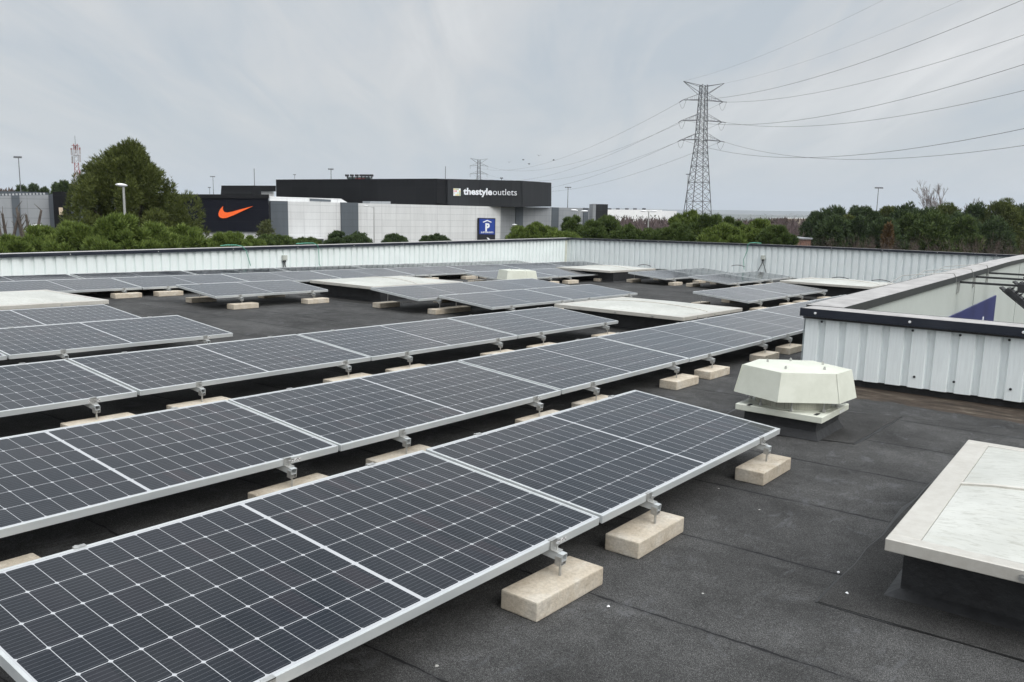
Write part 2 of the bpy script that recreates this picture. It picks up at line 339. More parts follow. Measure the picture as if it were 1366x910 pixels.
def grid_clad(name, c0, c1, pw, ph, lc):
    m, t, b = mat(name, c0, .6, 0, .12 if c0[0] < .05 else .4)
    tcn = t.nodes.new('ShaderNodeTexCoord'); br = t.nodes.new('ShaderNodeTexBrick'); br.offset = 0; br.inputs['Scale'].default_value = 1
    br.inputs['Brick Width'].default_value = pw; br.inputs['Row Height'].default_value = ph; br.inputs['Mortar Size'].default_value = .018; br.inputs['Mortar Smooth'].default_value = 0
    br.inputs['Color1'].default_value = (*c0, 1); br.inputs['Color2'].default_value = (*c1, 1); br.inputs['Mortar'].default_value = (*lc, 1)
    t.links.new(tcn.outputs['UV'], br.inputs['Vector'])
    mp = t.nodes.new('ShaderNodeMapping'); mp.inputs['Scale'].default_value = (1.2, .12, 1); t.links.new(tcn.outputs['UV'], mp.inputs[0])
    g = noise(t, mp.outputs[0], 1.5, 6, .65)
    t.links.new(mixc(t, .35, br.outputs[0], ramp(t, g, (.3, .7), (.65, 1.1)), 'MULTIPLY'), b.inputs['Base Color'])
    return m
M_BWHITE = grid_clad('white_facade_panels', (.60, .61, .61), (.64, .65, .65), 2.16, .84, (.42, .43, .44))
M_BGREY = grid_clad('grey_facade_panels', (.27, .285, .30), (.29, .305, .32), 2.16, .84, (.18, .19, .20))
M_BSLATE = grid_clad('slate_facade_panels', (.085, .10, .115), (.09, .105, .12), 2.16, .84, (.06, .07, .08))
M_BBLACK = grid_clad('black_facade_panels', (.010, .0105, .012), (.013, .0135, .015), 3.2, 2.6, (.018, .019, .021))
M_BNAVY = grid_clad('black_shop_front', (.003, .004, .009), (.004, .005, .011), 6, 1.35, (.012, .013, .018))
M_BCHAR = grid_clad('charcoal_mesh_panels', (.028, .030, .033), (.032, .034, .037), 1.5, 5, (.016, .017, .019))
M_ORANGE = mat('orange_sign', (.95, .13, .01), .5)[0]
M_SIGNB = mat('parking_blue', (.012, .045, .28), .4)[0]
M_SIGNW = mat('sign_white', (.80, .82, .86), .5)[0]
M_SIGNK = mat('sign_black', (.008, .009, .016), .4)[0]
M_STEEL = noisy('grey_mast_steel', (.13, .14, .15), (.20, .21, .22), 3, .55, .3)
M_LATT = mat('pylon_steel', (.10, .105, .11), .6, .2)[0]
M_REDW, t, b = mat('red_and_white_bands', (.5, .1, .1), .6)
s3 = t.nodes.new('ShaderNodeSeparateXYZ'); t.links.new(coords(t), s3.inputs[0])
t.links.new(mixc(t, mth(t, 'GREATER_THAN', mth(t, 'FRACT', mth(t, 'DIVIDE', s3.outputs[2], 5.2)), .5), (.30, .12, .12), (.42, .40, .41)), b.inputs['Base Color'])
M_BARK = noisy('bark', (.05, .04, .032), (.12, .10, .085), 9, .9, 0, .01)
M_TWIG = noisy('bare_twigs', (.11, .085, .075), (.20, .165, .15), 2, .9)
def leafmat(name, *cols):
    m, t, b = mat(name, cols[0], .65, 0, .2)
    g = t.nodes.new('ShaderNodeNewGeometry'); f = g.outputs['Random Per Island']
    n = noise(t, coords(t), .9, 3, .6); f2 = mth(t, 'ADD', mth(t, 'MULTIPLY', f, .55), mth(t, 'MULTIPLY', n, .5))
    st = [(.15+.7*i/(len(cols)-1), c) for i, c in enumerate(cols)]
    t.links.new(ramp(t, f2, *st), b.inputs['Base Color'])
    b.inputs['Subsurface Weight'].default_value = 0
    return m
M_PINE = leafmat('pine_needles', (.038, .050, .013), (.078, .098, .024), (.13, .15, .042))
M_UMB = leafmat('umbrella_pine_needles', (.042, .066, .014), (.10, .145, .030), (.19, .24, .06))
M_DPINE = leafmat('dark_conifer_needles', (.024, .042, .017), (.048, .075, .028), (.085, .12, .045))
M_CEDAR = leafmat('cedar_needles', (.05, .062, .022), (.085, .10, .036), (.13, .145, .06))
M_BUSH = leafmat('shrub_leaves', (.030, .05, .015), (.062, .095, .026), (.11, .145, .04))
M_BROWN = leafmat('dry_thicket_twigs', (.045, .034, .028), (.080, .060, .050), (.12, .092, .078))
M_MAUVE = leafmat('leafless_scrub_twigs', (.075, .055, .056), (.11, .082, .082), (.145, .11, .105))
M_RUST = leafmat('rusty_leaves', (.08, .05, .022), (.12, .075, .03), (.15, .10, .04))

# ------------------------------------------------------------------ setting: ground, hills
m, t, b = mat('open_ground', rough=.95, spec=.1)
co = coords(t); c = ramp(t, noise(t, co, .02, 8, .65), (.3, (.035, .042, .02)), (.5, (.075, .068, .045)), (.7, (.13, .11, .085)))
c = mixc(t, .6, c, ramp(t, noise(t, co, .8, 6, .7), (.3, .6), (.7, 1.2)), 'MULTIPLY'); t.links.new(c, b.inputs['Base Color'])
g = MB(); R = 11500
g.add([(-R, -R, 0), (R, -R, 0), (R, R, 0), (-R, R, 0)], [(0, 1, 2, 3)])
tag(g.build('ground', m), kind='structure')
m, t, b = mat('car_park_asphalt', rough=.9); t.links.new(ramp(t, noise(t, coords(t), 2, 7, .7), (.3, (.04, .041, .043)), (.7, (.07, .07, .072))), b.inputs['Base Color'])
g = MB(); g.add([(-90, 8, .004), (40, 8, .004), (40, 92, .004), (-90, 92, .004)], [(0, 1, 2, 3)]); tag(g.build('car_park', m), kind='structure')
m, t, b = mat('hill_scrub', rough=1, spec=0)
t.links.new(ramp(t, noise(t, coords(t), .004, 7, .7), (.35, (.055, .065, .045)), (.6, (.12, .11, .08))), b.inputs['Base Color'])
rnd = random.Random(5)
def hills(name, Y, base, amp, seed, x0=-1.1, x1=1.1):
    r = random.Random(seed); ph = [r.uniform(0, 6.28) for _ in range(7)]
    g = MB(); n = 160; D = Y*.25; vs = []
    for j in range(5):
        fz = (0, .55, 1, .6, 0)[j]
        for i in range(n+1):
            x = (x0+(x1-x0)*i/n); s = x*9
            h = base(x)+amp*sum(math.sin(s*(k+1)*.83+ph[k])/(k+1) for k in range(7))*.5
            vs.append((x*Y, Y+D*j/4, max(1, h)*fz-1))
    fs = [(j*(n+1)+i, j*(n+1)+i+1, (j+1)*(n+1)+i+1, (j+1)*(n+1)+i) for j in range(4) for i in range(n)]
    g.add(vs, fs); return tag(g.build(name, m, smooth=True), kind='structure')
hills('hills', 5200, lambda x: 26+75*max(0, x-.33), 6, 3)
hills('far_hills', 8600, lambda x: 66+70*max(0, x), 13, 8)

# ------------------------------------------------------------------ own roof
def RM(x=0, y=0, z=0, rz=0, ry=0): return T @ Matrix.Translation((x, y, z)) @ Matrix.Rotation(rz, 4, 'Z') @ Matrix.Rotation(ry, 4, 'Y')
g = MB()
g.add([(-16.6, -6, ROOF), (5, -6, ROOF), (5, 8.3, ROOF), (-2.5, 8.3, ROOF), (-2.5, 24.5, ROOF), (-16.6, 24.5, ROOF)], [(0, 1, 2, 3, 4, 5)])
roof = g.build('roof', M_FELT); roof.matrix_world = RM(); tag(roof, kind='structure')
# building body under the roof
g = MB()
poly = [(-16.45, -5.9), (4.9, -5.9), (4.9, 8.34), (-2.43, 8.34), (-2.43, 24.4), (-16.45, 24.4)]
n = len(poly); zt, zb = ROOF-.02, -9.6
g.add([(x, y, zt) for x, y in poly]+[(x, y, zb) for x, y in poly], [(i, (i+1) % n, n+(i+1) % n, n+i) for i in range(n)]+[tuple(range(n))])
body = g.build('flat_roofed_building', M_INNER); body.matrix_world = RM()
tag(body, 'pale sheet-clad building carrying the solar panels, its grey facade dropping away at right', 'building')

# corrugated wall: runs along local x from 0 to length, faces -y; zt/zb are functions of x
def corrugated(L, zt, zb, p=.19, d=.040, x0=0):
    g = MB(); prof = [(0, 0), (.62, 0), (.70, 1), (.92, 1)]; xs = []
    k = math.floor(x0/p)
    while k*p < L:
        for a, b in prof:
            x = (k+a)*p
            if x0 <= x <= L: xs.append((x, b*d))
        k += 1
    xs = [(x0, 0)]+xs+[(L, 0)]
    vs = []; fs = []
    for x, y in xs: vs += [(x, y, zb(x)), (x, y, zt(x))]
    for i in range(len(xs)-1): fs.append((2*i, 2*i+2, 2*i+3, 2*i+1))
    return g.add(vs, fs)
def lin(pts):
    def f(x):
        if x <= pts[0][0]: a, b = pts[0], pts[1]
        elif x >= pts[-1][0]: a, b = pts[-2], pts[-1]
        else:
            for a, b in zip(pts, pts[1:]):
                if a[0] <= x <= b[0]: break
        return a[1]+(b[1]-a[1])*(x-a[0])/(b[0]-a[0])
    return f
def coping(L0, L1, zt, y0, y1, lip, n=12, gap=.012):      # top sheet and two lips
    top = MB(); lipm = MB(); xs = [L0+(L1-L0)*i/n for i in range(n+1)]
    for i in range(n):
        a, b = xs[i], xs[i+1]
        vs = [(a, y0, zt(a)), (b, y0, zt(b)), (b, y1, zt(b)), (a, y1, zt(a))]
        top.add(vs+[(x, y, z-.006) for x, y, z in vs], [(0, 1, 2, 3), (7, 6, 5, 4), (0, 4, 5, 1), (1, 5, 6, 2), (2, 6, 7, 3), (3, 7, 4, 0)])
        for y, s in ((y0, -1), (y1, 1)):
            yy0, yy1 = (y-.006, y-.001) if s < 0 else (y+.001, y+.006)
            vs = [(a, yy0, zt(a)+.002), (b, yy0, zt(b)+.002), (b, yy1, zt(b)+.002), (a, yy1, zt(a)+.002)]
            lipm.add(vs+[(x, y_, z-lip) for x, y_, z in vs], [(0, 1, 2, 3), (7, 6, 5, 4), (0, 4, 5, 1), (1, 5, 6, 2), (2, 6, 7, 3), (3, 7, 4, 0)])
    return top, lipm
def screw(x, y, z, parent, m=M_DARK, r=.009, name='screw'):
    s = MB(); s.tube([(x, y, z), (x, y-.006, z)], r, 8); s.tube([(x, y-.006, z), (x, y-.012, z)], r*.55, 6); return s.build(name, m, parent)

# left rear wall: local x = +u ; faces +c.  Matrix: local x -> roof y, local -y -> roof +x
def WM(x, y, z, rz): return RM(x, y, z, rz)
zt = lin([(-5, -1.103), (24.2, -.56)])
wl = empty('parapet_wall', WM(-16.2, 0, 0, rad(90)))      # local x -> roof y, local y -> roof -x
tag(wl, 'long bright white corrugated parapet wall behind the rows at left and centre', 'parapet wall', 'parapet walls round the roof')
corrugated(24.2, lambda x: zt(x)-.02, lambda x: ROOF+.03, x0=-5).build('cladding', M_CLADLIT, wl)
a, b_ = coping(-5, 24.45, zt, -.05, .26, .062); a.build('coping_top', M_COPET, wl); b_.build('coping_lip', M_COPE, wl)
bk = MB(); bk.box(-5, 24.4, .06, .22, -9.6, -1.12); bk.build('backing_wall', M_INNER, wl)
for i in range(13): screw(2.2+1.75*i, -.057, zt(2.2+1.75*i)-.035, wl, M_GALV, .012)
ct = MB(); ct.box(24.05, 24.165, -.012, .0-.001, ROOF+.03, -.63); ct.build('corner_trim', M_CREAM, wl)

zt2 = lin([(0, -.56), (3, -.516), (7.8, -.472), (14.0, -.465)])
wr = empty('parapet_wall', WM(-16.2, 24.2, 0, 0))
tag(wr, 'long pale corrugated parapet wall at the back right, below the dark trees', 'parapet wall', 'parapet walls round the roof')
corrugated(13.6, lambda x: zt2(x)-.02, lambda x: ROOF+.03).build('cladding', M_CLAD, wr)
a, b_ = coping(-.05, 14.0, lambda x: zt2(x)+.002, -.05, .26, .055); a.build('coping_top', M_COPET, wr); b_.build('coping_lip', M_COPE, wr)
bk = MB(); bk.box(0, 13.75, .06, .22, -9.6, -1.12); bk.build('backing_wall', M_INNER, wr)
for i in range(10): screw(.8+1.35*i, -.057, zt2(.8+1.35*i)-.03, wr, M_GALV, .012)

# parapet over the inner facade: local x -> roof +y at c=-2.4 ; +c face is local -y
ztp = lin([(8.07, -.746), (12.8, -.652), (16.6, -.575), (19.4, -.51), (24.2, -.455)])
wp = empty('parapet_wall', WM(-2.4, 0, 0, rad(90)))
tag(wp, 'low parapet with broad grey coping and dark edge running from the white corner to the back', 'parapet wall', 'parapet walls round the roof')
a, b_ = coping(8.40, 24.5, ztp, -.03, .33, .085, 20)
a.build('coping_top', M_COPET, wp); b_.build('coping_lip', M_FASC, wp)
g = MB(); g.box(8.41, 24.4, .0, .02, -9.6, -1.45); g.add([(8.41, 0, -1.45), (24.4, 0, -1.45), (24.4, 0, -.47), (8.41, 0, -.76)], [(0, 1, 2, 3)]); g.build('facade_sheet', M_INNER, wp)
cl = corrugated(24.1, lambda x: ztp(x)-.03, lambda x: ROOF+.05, x0=8.2)
cl.v = [(x, .28-y, z) for x, y, z in cl.v]; cl.build('cladding', M_CLAD, wp)
g = MB()
for xs in (15.85, 21.3): g.box(xs, xs+.006, -.004, -.001, -5, ztp(xs)-.09)
g.build('facade_joint', M_FASC, wp)

# near wall: faces -u at u=8.07
wn_ = empty('parapet_wall', WM(-2.62, 8.07, 0, 0))
tag(wn_, 'near white corrugated parapet with navy edge behind the cream roof fan, at right', 'parapet wall', 'parapet walls round the roof')
zc_ = lambda x: -.745
corrugated(7.6, lambda x: -.77, lambda x: -1.375+.002*math.sin(x*9), x0=0.0, d=.032).build('cladding', M_CLAD, wn_)
g = MB(); g.box(-.003, 0.0, .0, .30, -1.375, -.77); g.build('end_sheet', M_CLAD, wn_)
a, b_ = coping(-.04, 7.6, zc_, -.05, .31, .076, 8); a.build('coping_top', M_COPET, wn_); b_.build('coping_lip', M_COPE, wn_)
g = MB(); g.box(-.046, -.041, -.056, .316, -.821, -.743); g.build('coping_end', M_COPE, wn_)
g = MB(); g.box(-.02, 7.6, -.03, -.022, -.84, -.823); g.build('drip_strip', M_DARK, wn_)
g = MB(); g.box(.02, 7.6, .06, .30, ROOF-.1, -1.36); g.box(.25, 7.6, .012+.06, .3, -1.36, -1.2); g.build('gap_shade_box', M_UPSTAND, wn_)  # dark boxes added for the black gap under the wall, shade as colour
g = MB(); g.box(.25, 7.6, .27, .29, -9.6, -.76); g.build('facade_sheet', M_INNER, wn_)
for x in (.10, .93, 1.80, 2.7, 3.6): screw(x, -.058, -.782, wn_, M_WHITE, .012)
for x in (.15, .95, 1.33, 1.70, 2.1, 2.85): screw(x, .0, -.862, wn_, M_DARK, .011)
for x in (1.00, 1.32, 1.75, 2.1, 2.83, 3.4): screw(x, .0, -1.275, wn_, M_DARK, .011)

# ------------------------------------------------------------------ solar panels, mounts and ballast blocks
W_, L_, TH = 1.035, 2.10, .035
def make_panel():
    r = empty('solar_panel')
    f = MB()
    f.box(0, W_, 0, .011, -TH, 0); f.box(0, W_, L_-.011, L_, -TH, 0); f.box(0, .011, .0115, L_-.0115, -TH, 0); f.box(W_-.011, W_, .0115, L_-.0115, -TH, 0)
    f.box(.012, .034, .012, L_-.012, -TH, -TH+.0015); f.box(W_-.034, W_-.012, .012, L_-.012, -TH, -TH+.0015)
    f.build('frame', M_ALU, r, bevel=.0008, seg=1)
    c = MB(); c.box(.0112, W_-.0112, .0112, L_-.0112, -.006, -.0022); c.build('cell_sheet', M_CELL, r)
    c = MB(); c.box(.0115, W_-.0115, .0115, L_-.0115, -.0085, -.0064); c.box(.45, .58, .98, 1.10, -.026, -.0087); c.build('back_sheet', M_BACK, r)
    s = MB(); s.box(W_+.0002, W_+.001, L_-.33, L_-.25, -.026, -.010); s.build('printed_label', M_STICK, r)
    return r
def make_mount(tl):
    dn = Vector((math.sin(tl), 0, -math.cos(tl)))   # roof-down direction in panel space
    r = empty('panel_mount')
    g = MB(); z1 = -TH-.001; z0 = z1-.030; t_ = .0025; xa, xb = -.062, W_+.062
    g.box(xa, xb, -.016, .016, z1-t_, z1); g.box(xa, xb, -.016, .016, z0, z0+t_); g.box(xa, xb, -.016, -.016+t_, z0+t_, z1-t_); g.box(xa, xb, .016-t_, .016, z0+t_, z1-t_)
    g.build('rail', M_ALU, r)
    for s, xe in ((-1, 0), (1, W_)):
        c = MB()
        c.box(*(sorted((xe+s*.003, xe+s*.007))), -.02, .02, z1+.001, .004); c.box(*(sorted((xe-s*.010, xe+s*.007))), -.02, .02, .001, .0045); c.box(*(sorted((xe+s*.0071, xe+s*.038))), -.02, .02, z1+.001, z1+.004)
        c.tube([(xe+s*.022, 0, z1+.004), (xe+s*.022, 0, -.006)], .004, 6); c.tube([(xe+s*.022, 0, -.012), (xe+s*.022, 0, -.004)], .0075, 6)
        c.build('end_clamp', M_GALV, r)
        rd = MB(); p = Vector((xe+s*.045, 0, z0-.002)); ln = .17 if s < 0 else .085
        p0 = p+Vector((0, 0, .0)); rd.tube([p0, p0+dn*ln], .0055, 8); rd.tube([p0, p0+dn*.012], .0115, 6); 
        rd.build('threaded_rod', M_GALV, r)
        bk = MB(); bk.box(xe+s*.045-.014, xe+s*.045+.014, -.0195, -.0165, z0-.016, z0+.018); bk.box(xe+s*.045-.014, xe+s*.045+.014, .0165, .0195, z0-.016, z0+.018)
        bk.box(xe+s*.045-.014, xe+s*.045+.014, -.0195, .0195, z0-.019, z0-.0162); bk.build('bracket', M_GALV, r)
    return r
def make_block():
    g = MB(); g.box(-.085, .085, -.22, .22, 0, .075)
    # a slightly chipped cast block: subdivide and roughen the edges
    me_o = g.build('concrete_block', M_CONC, None, bevel=.006, seg=2)
    return me_o
TL = rad(5.0)
P0, MT0, B0 = make_panel(), make_mount(TL), make_block()
for r_ in (P0, MT0, B0): index_kids(r_)
first = {'p': True, 'm': True, 'b': True}
def inst(key, src, M):
    if first[key]: first[key] = False; o = src
    else: o = copy_tree(src)
    o.matrix_world = M; return o
ORD = ['first', 'second', 'third', 'fourth', 'fifth', 'sixth', 'seventh', 'eighth', 'ninth']
# name of row, u0, c, z, pitch, number of panels, feet offsets
ROWS = [
 ('the row nearest the camera', .84, -2.778, -1.140, 2.12, 2),
 ('the second row back', .812, -4.400, -1.138, 2.12, 7),
 ('the third row back', .776, -6.392, -1.136, 2.12, 4),
 ('the fourth row at left', .762, -8.403, -1.143, 2.12, 2),
 ('the short row before the left rooflight', 2.91, -10.06, -1.172, 2.12, 1),
 ('the lone panel on open roof', 7.02, -11.843, -1.147, 2.12, 1),
 ('the centre pair set further back', 8.95, -9.62, -1.112, 2.12, 2),
 ('the centre pair before the third row', 9.295, -8.50, -1.160, 2.12, 2),
 ('the pair right of the central rooflight', 13.617, -6.43, -1.146, 2.12, 2),
 ('the far right pair by the back wall', 18.15, -8.72, -1.180, 2.12, 2),
 ('the farther right pair by the white rooflight', 18.03, -10.26, -1.180, 2.12, 2),
 ('the pair behind the distant fan', 13.95, -12.0, -1.17, 2.12, 2),
 ('the long row second from the left wall', 5.06, -14.12, -1.198, 2.12, 8),
 ('the rearmost row under the left wall', 4.78, -15.1, -1.19, 2.17, 7),
]
rj = random.Random(11)
for ri, (nm, u0, c0, z0, pitch, cnt) in enumerate(ROWS):
    for k in range(cnt):
        u = u0+k*pitch; j = rj.uniform(-.0016, .0016)
        M = RM(c0+rj.uniform(-.003, .003), u, z0+j, rj.uniform(-.0012, .0012), TL+rj.uniform(-.003, .003))
        o = inst('p', P0, M)
        if nm.startswith('the lone'): lab = 'single dark solar panel standing alone on open roof, left of the middle'
        elif cnt == 1: lab = 'dark solar panel in '+nm
        else: lab = 'dark solar panel, %s from left in %s' % (ORD[k], nm)
        tag(o, lab, 'solar panel', 'tilted solar panels in rows on the flat roof')
        pl = 'the lone panel' if nm.startswith('the lone') else ('the panel in '+nm if cnt == 1 else '%s panel of %s' % (ORD[k], nm))
        for fi, fo in enumerate((.43, 1.79)):
            if ri == 0 and k == 0 and fi == 1: fo = 1.755
            if ri == 0 and k == 1 and fi == 0: fo = .405
            if ri == 1 and k == 0 and fi == 0: fo = .28
            fo += rj.uniform(-.03, .03) if ri else 0
            side = ('left', 'right')[fi]
            mm = inst('m', MT0, M @ Matrix.Translation((0, fo, 0)))
            tag(mm, ('%s rail mount under %s' % (side, pl)), 'panel mount', 'rail mounts under the solar panels')
            for s, cx_ in (('low', c0+W_*math.cos(TL)+.040), ('raised', c0-.045)):
                uu = u+fo+rj.uniform(-.035, .035)
                if ri == 0 and s == 'low': uu = u+fo+(-.03 if k == 0 else (-.045 if fi == 0 else -.03))
                bb_ = inst('b', B0, RM(cx_+rj.uniform(-.02, .02), uu, ROOF+.001, rj.uniform(-.03, .03)))
                tag(bb_, '%s-side %s concrete block, %s' % (s, side, pl), 'concrete block', 'ballast blocks under the solar panels')

# ------------------------------------------------------------------ roof fans
def make_fan(x, y, label, rz=0, low=0.0):
    r = empty('roof_fan', RM(x, y, ROOF, rz) @ Matrix.Diagonal((1.05, 1.05, 1, 1)))
    z = lambda v: (v*1.05-ROOF-low)
    cb = MB(); a, b = .245, .30; h = z(-1.245)
    cb.box(-a, a, -a, a, 0, h)
    # flashing skirt flaring to the roof
    q = .275
    vs = [(-a-.002, -a-.002, .06), (a+.002, -a-.002, .06), (a+.002, a+.002, .06), (-a-.002, a+.002, .06), (-q, -q, .003), (q, -q, .003), (q, q, .003), (-q, q, .003)]
    cb.add(vs, [(0, 1, 5, 4), (1, 2, 6, 5), (2, 3, 7, 6), (3, 0, 4, 7)])
    cb.build('curb', M_UPSTAND, r)
    p = MB(); p.box(-.295, .295, -.295, .295, h+.002, h+.048); p.build('base_plate', M_CREAM, r, bevel=.004, seg=1)
    nk = MB(); nk.cone((0, 0), .25, .25, h+.055, h+.12, 40); nk.build('guard', M_MESHW, r)
    rg = MB(); rg.cone((0, 0), .262, .262, h+.050, h+.0545, 40); rg.cone((0, 0), .262, .258, h+.1205, h+.128, 40); rg.build('guard_ring', M_CREAM, r)
    for k in range(8):
        an = math.pi/4*k+.3; b2 = MB(); b2.tube([(.285*math.cos(an), .285*math.sin(an), h+.05), (.285*math.cos(an), .285*math.sin(an), h+.125)], .005, 6)
        b2.tube([(.285*math.cos(an), .285*math.sin(an), h+.052), (.285*math.cos(an), .285*math.sin(an), h+.068)], .013, 6); b2.build('stud', M_GALV, r)
    # hood (coordinates as (along u, across c) from above)
    top = [(-.30, .02), (-.09, .27), (.15, .29), (.31, .0), (.10, -.27), (-.19, -.26)]
    zt_, zb_ = z(-.938), z(-1.130)
    hd = MB(); n = 6
    vs = [(c*1.13, u*1.13, zt_) for u, c in top]+[(c*1.27, u*1.27, zb_) for u, c in top]+[(0, 0, zt_+.016)]+[(c*1.24, u*1.24, zb_+.002) for u, c in top]+[(c*1.08, u*1.08, zt_-.01) for u, c in top]
    fs = [(i, (i+1) % n, n+(i+1) % n, n+i) for i in range(n)]+[(i, (i+1) % n, 12) for i in range(n)]
    fs += [(n+i, n+(i+1) % n, 13+(i+1) % n, 13+i) for i in range(n)]+[(13+i, 13+(i+1) % n, 19+(i+1) % n, 19+i) for i in range(n)]+[tuple(19+i for i in range(n))]
    hd.add(vs, fs); hood = hd.build('hood', M_CREAM, r)
    sm = MB()
    for i in (1, 3, 5):
        u, c = top[i]; sm.tube([(c*1.135, u*1.135, zt_+.001), (c*1.272, u*1.272, zb_+.003)], .004, 5)
    sm.build('seam', M_CREAM, hood)
    for (u, c) in ((-.2, .0), (-.02, .2), (.2, .12), (.18, -.1), (0, -.2)):
        b2 = MB(); b2.tube([(c, u, zt_+.0), (c, u, zt_+.021)], .009, 6); b2.tube([(c, u, zt_+.021), (c, u, zt_+.028)], .005, 6); b2.build('bolt', M_GALV, hood)
    for (u, c, w1, w2) in ((-.27, -.2, .05, .012), (-.23, .24, .06, .012), (.2, -.26, .012, .05), (.26, .22, .012, .06)):
        s_ = MB(); s_.box(c-w2, c+w2, u-w1*.6, u+w1*.6, h+.0485, h+.050); s_.build('slot', M_DARK, r)
    s_ = MB()
    for q_ in (.08, .12, .16): s_.box(.2955, .297, q_, q_+.022, h+.012, h+.030)
    s_.build('sticker', M_WHITE, r)
    patch(r, [(-.5, -.42), (.46, -.15), (.50, .95), (-.5, .6)])
    tag(r, label, 'roof fan', 'cream roof extract fans'); return r
make_fan(-2.0, 6.02, 'cream octagonal hooded roof fan in front of the near white wall')
f2 = make_fan(-10.6, 14.0, 'distant cream hooded roof fan behind the centre panels', 0, .055)

# ------------------------------------------------------------------ rooflights
def rooflight(x0, x1, y0, y1, ztop, label, bars=1, curb_in=.2, rz=0):
    r = empty('rooflight', RM(x0, y0, ROOF, rz)); w_, l_ = x1-x0, y1-y0; h = ztop-ROOF
    cb = MB(); ci = .035; ya, yb = curb_in, l_-curb_in; xa, xb = ci, w_-ci
    vs = [(xa, ya, h-.06), (xb, ya, h-.06), (xb, yb, h-.06), (xa, yb, h-.06), (xa, ya, .03), (xb, ya, .03), (xb, yb, .03), (xa, yb, .03)]
    q = .05; vs += [(xa-q, ya-q, .004), (xb+q, ya-q, .004), (xb+q, yb+q, .004), (xa-q, yb+q, .004)]
    cb.add(vs, [(0, 1, 5, 4), (1, 2, 6, 5), (2, 3, 7, 6), (3, 0, 4, 7), (4, 5, 9, 8), (5, 6, 10, 9), (6, 7, 11, 10), (7, 4, 8, 11), (0, 1, 2, 3)])
    cb.build('curb', M_UPSTAND, r)
    fr_ = MB(); bx, by, th = .11, .07, .050
    fr_.box(0, w_, 0, by, h-th, h); fr_.box(0, w_, l_-by, l_, h-th, h); fr_.box(0, bx, by+.001, l_-by-.001, h-th, h-.001); fr_.box(w_-bx, w_, by+.001, l_-by-.001, h-th, h-.001)
    for k in range(bars):
        yb_ = l_*(k+1)/(bars+1)
    fr_.build('frame', M_RFRAME, r, bevel=.003, seg=1)
    # two slightly domed opal sheets with a joint bar between them
    nx, ny = 14, 10; segs = bars+1
    for s in range(segs):
        ya_ = by+(l_-2*by)*s/segs+.006; yb2 = by+(l_-2*by)*(s+1)/segs-.006
        d = MB(); vs = []; 
        for i in range(nx+1):
            for j in range(ny+1):
                fx, fy = i/nx, (j/ny)
                X_ = bx+.002+(w_-2*bx-.004)*fx; Y_ = ya_+(yb2-ya_)*fy; gy = (Y_-by)/(l_-2*by)
                vs.append((X_, Y_, h-.004+.055*math.sin(math.pi*fx)**.7*math.sin(math.pi*min(max(gy, 0), 1))**.7+.010*math.sin(math.pi*fx)*math.sin(math.pi*fy)))
        d.add(vs, [(i*(ny+1)+j, (i+1)*(ny+1)+j, (i+1)*(ny+1)+j+1, i*(ny+1)+j+1) for i in range(nx) for j in range(ny)])
        d.build('opal_sheet', M_OPAL, r, smooth=True)
    for k in range(bars):
        jb = MB(); Yc = by+(l_-2*by)*(k+1)/segs; pts = []
        for i in range(nx+1):
            fx = i/nx; X_ = bx+(w_-2*bx)*fx; pts.append((X_, Yc, h+.000+.055*math.sin(math.pi*fx)**.7*math.sin(math.pi*(k+1)/segs)**.7))
        jb.tube(pts, .009, 6); jb.build('joint_bar', M_RFRAME, r)
    for fx in (.22, .5, .78):
        sc_ = MB(); X_ = w_*fx; sc_.tube([(X_, -.001, h-.028), (X_, -.006, h-.028)], .013, 12); sc_.tube([(X_, -.006, h-.028), (X_, -.011, h-.028)], .006, 6); sc_.build('screw', M_GALV, r)
        sc_ = MB(); Y_ = l_*fx; sc_.tube([(w_+.001, Y_, h-.028), (w_+.006, Y_, h-.028)], .012, 10); sc_.build('screw', M_GALV, r)
    patch(r, [(-.20, -.08), (w_+.2, -.08), (w_+.2, l_+.1), (-.16, l_+.1)])
    tag(r, label, 'rooflight', 'opal rooflights on the flat roof'); return r
rooflight(-.705, 1.35, 3.30, 5.27, -1.15, 'large white opal rooflight with pale metal frame, nearest, at the right edge', rz=.02)
rooflight(-6.78, -4.76, 9.85, 11.78, -1.17, 'white rooflight in the middle between the centre pair and second row')
rooflight(-11.75, -10.15, 9.5, 11.75, -1.16, 'long low white rooflight behind the lone panel and centre pairs')
rooflight(-12.1, -10.5, 17.6, 19.9, -1.15, 'far small white rooflight before the back wall corner')
rooflight(-12.0, -10.3, 2.6, 5.2, -1.15, 'yellowish white rooflight at the left edge between two panel rows')
rooflight(-6.55, -4.62, 18.2, 20.2, -1.13, 'far white rooflight against the back right wall beside the grey coping')

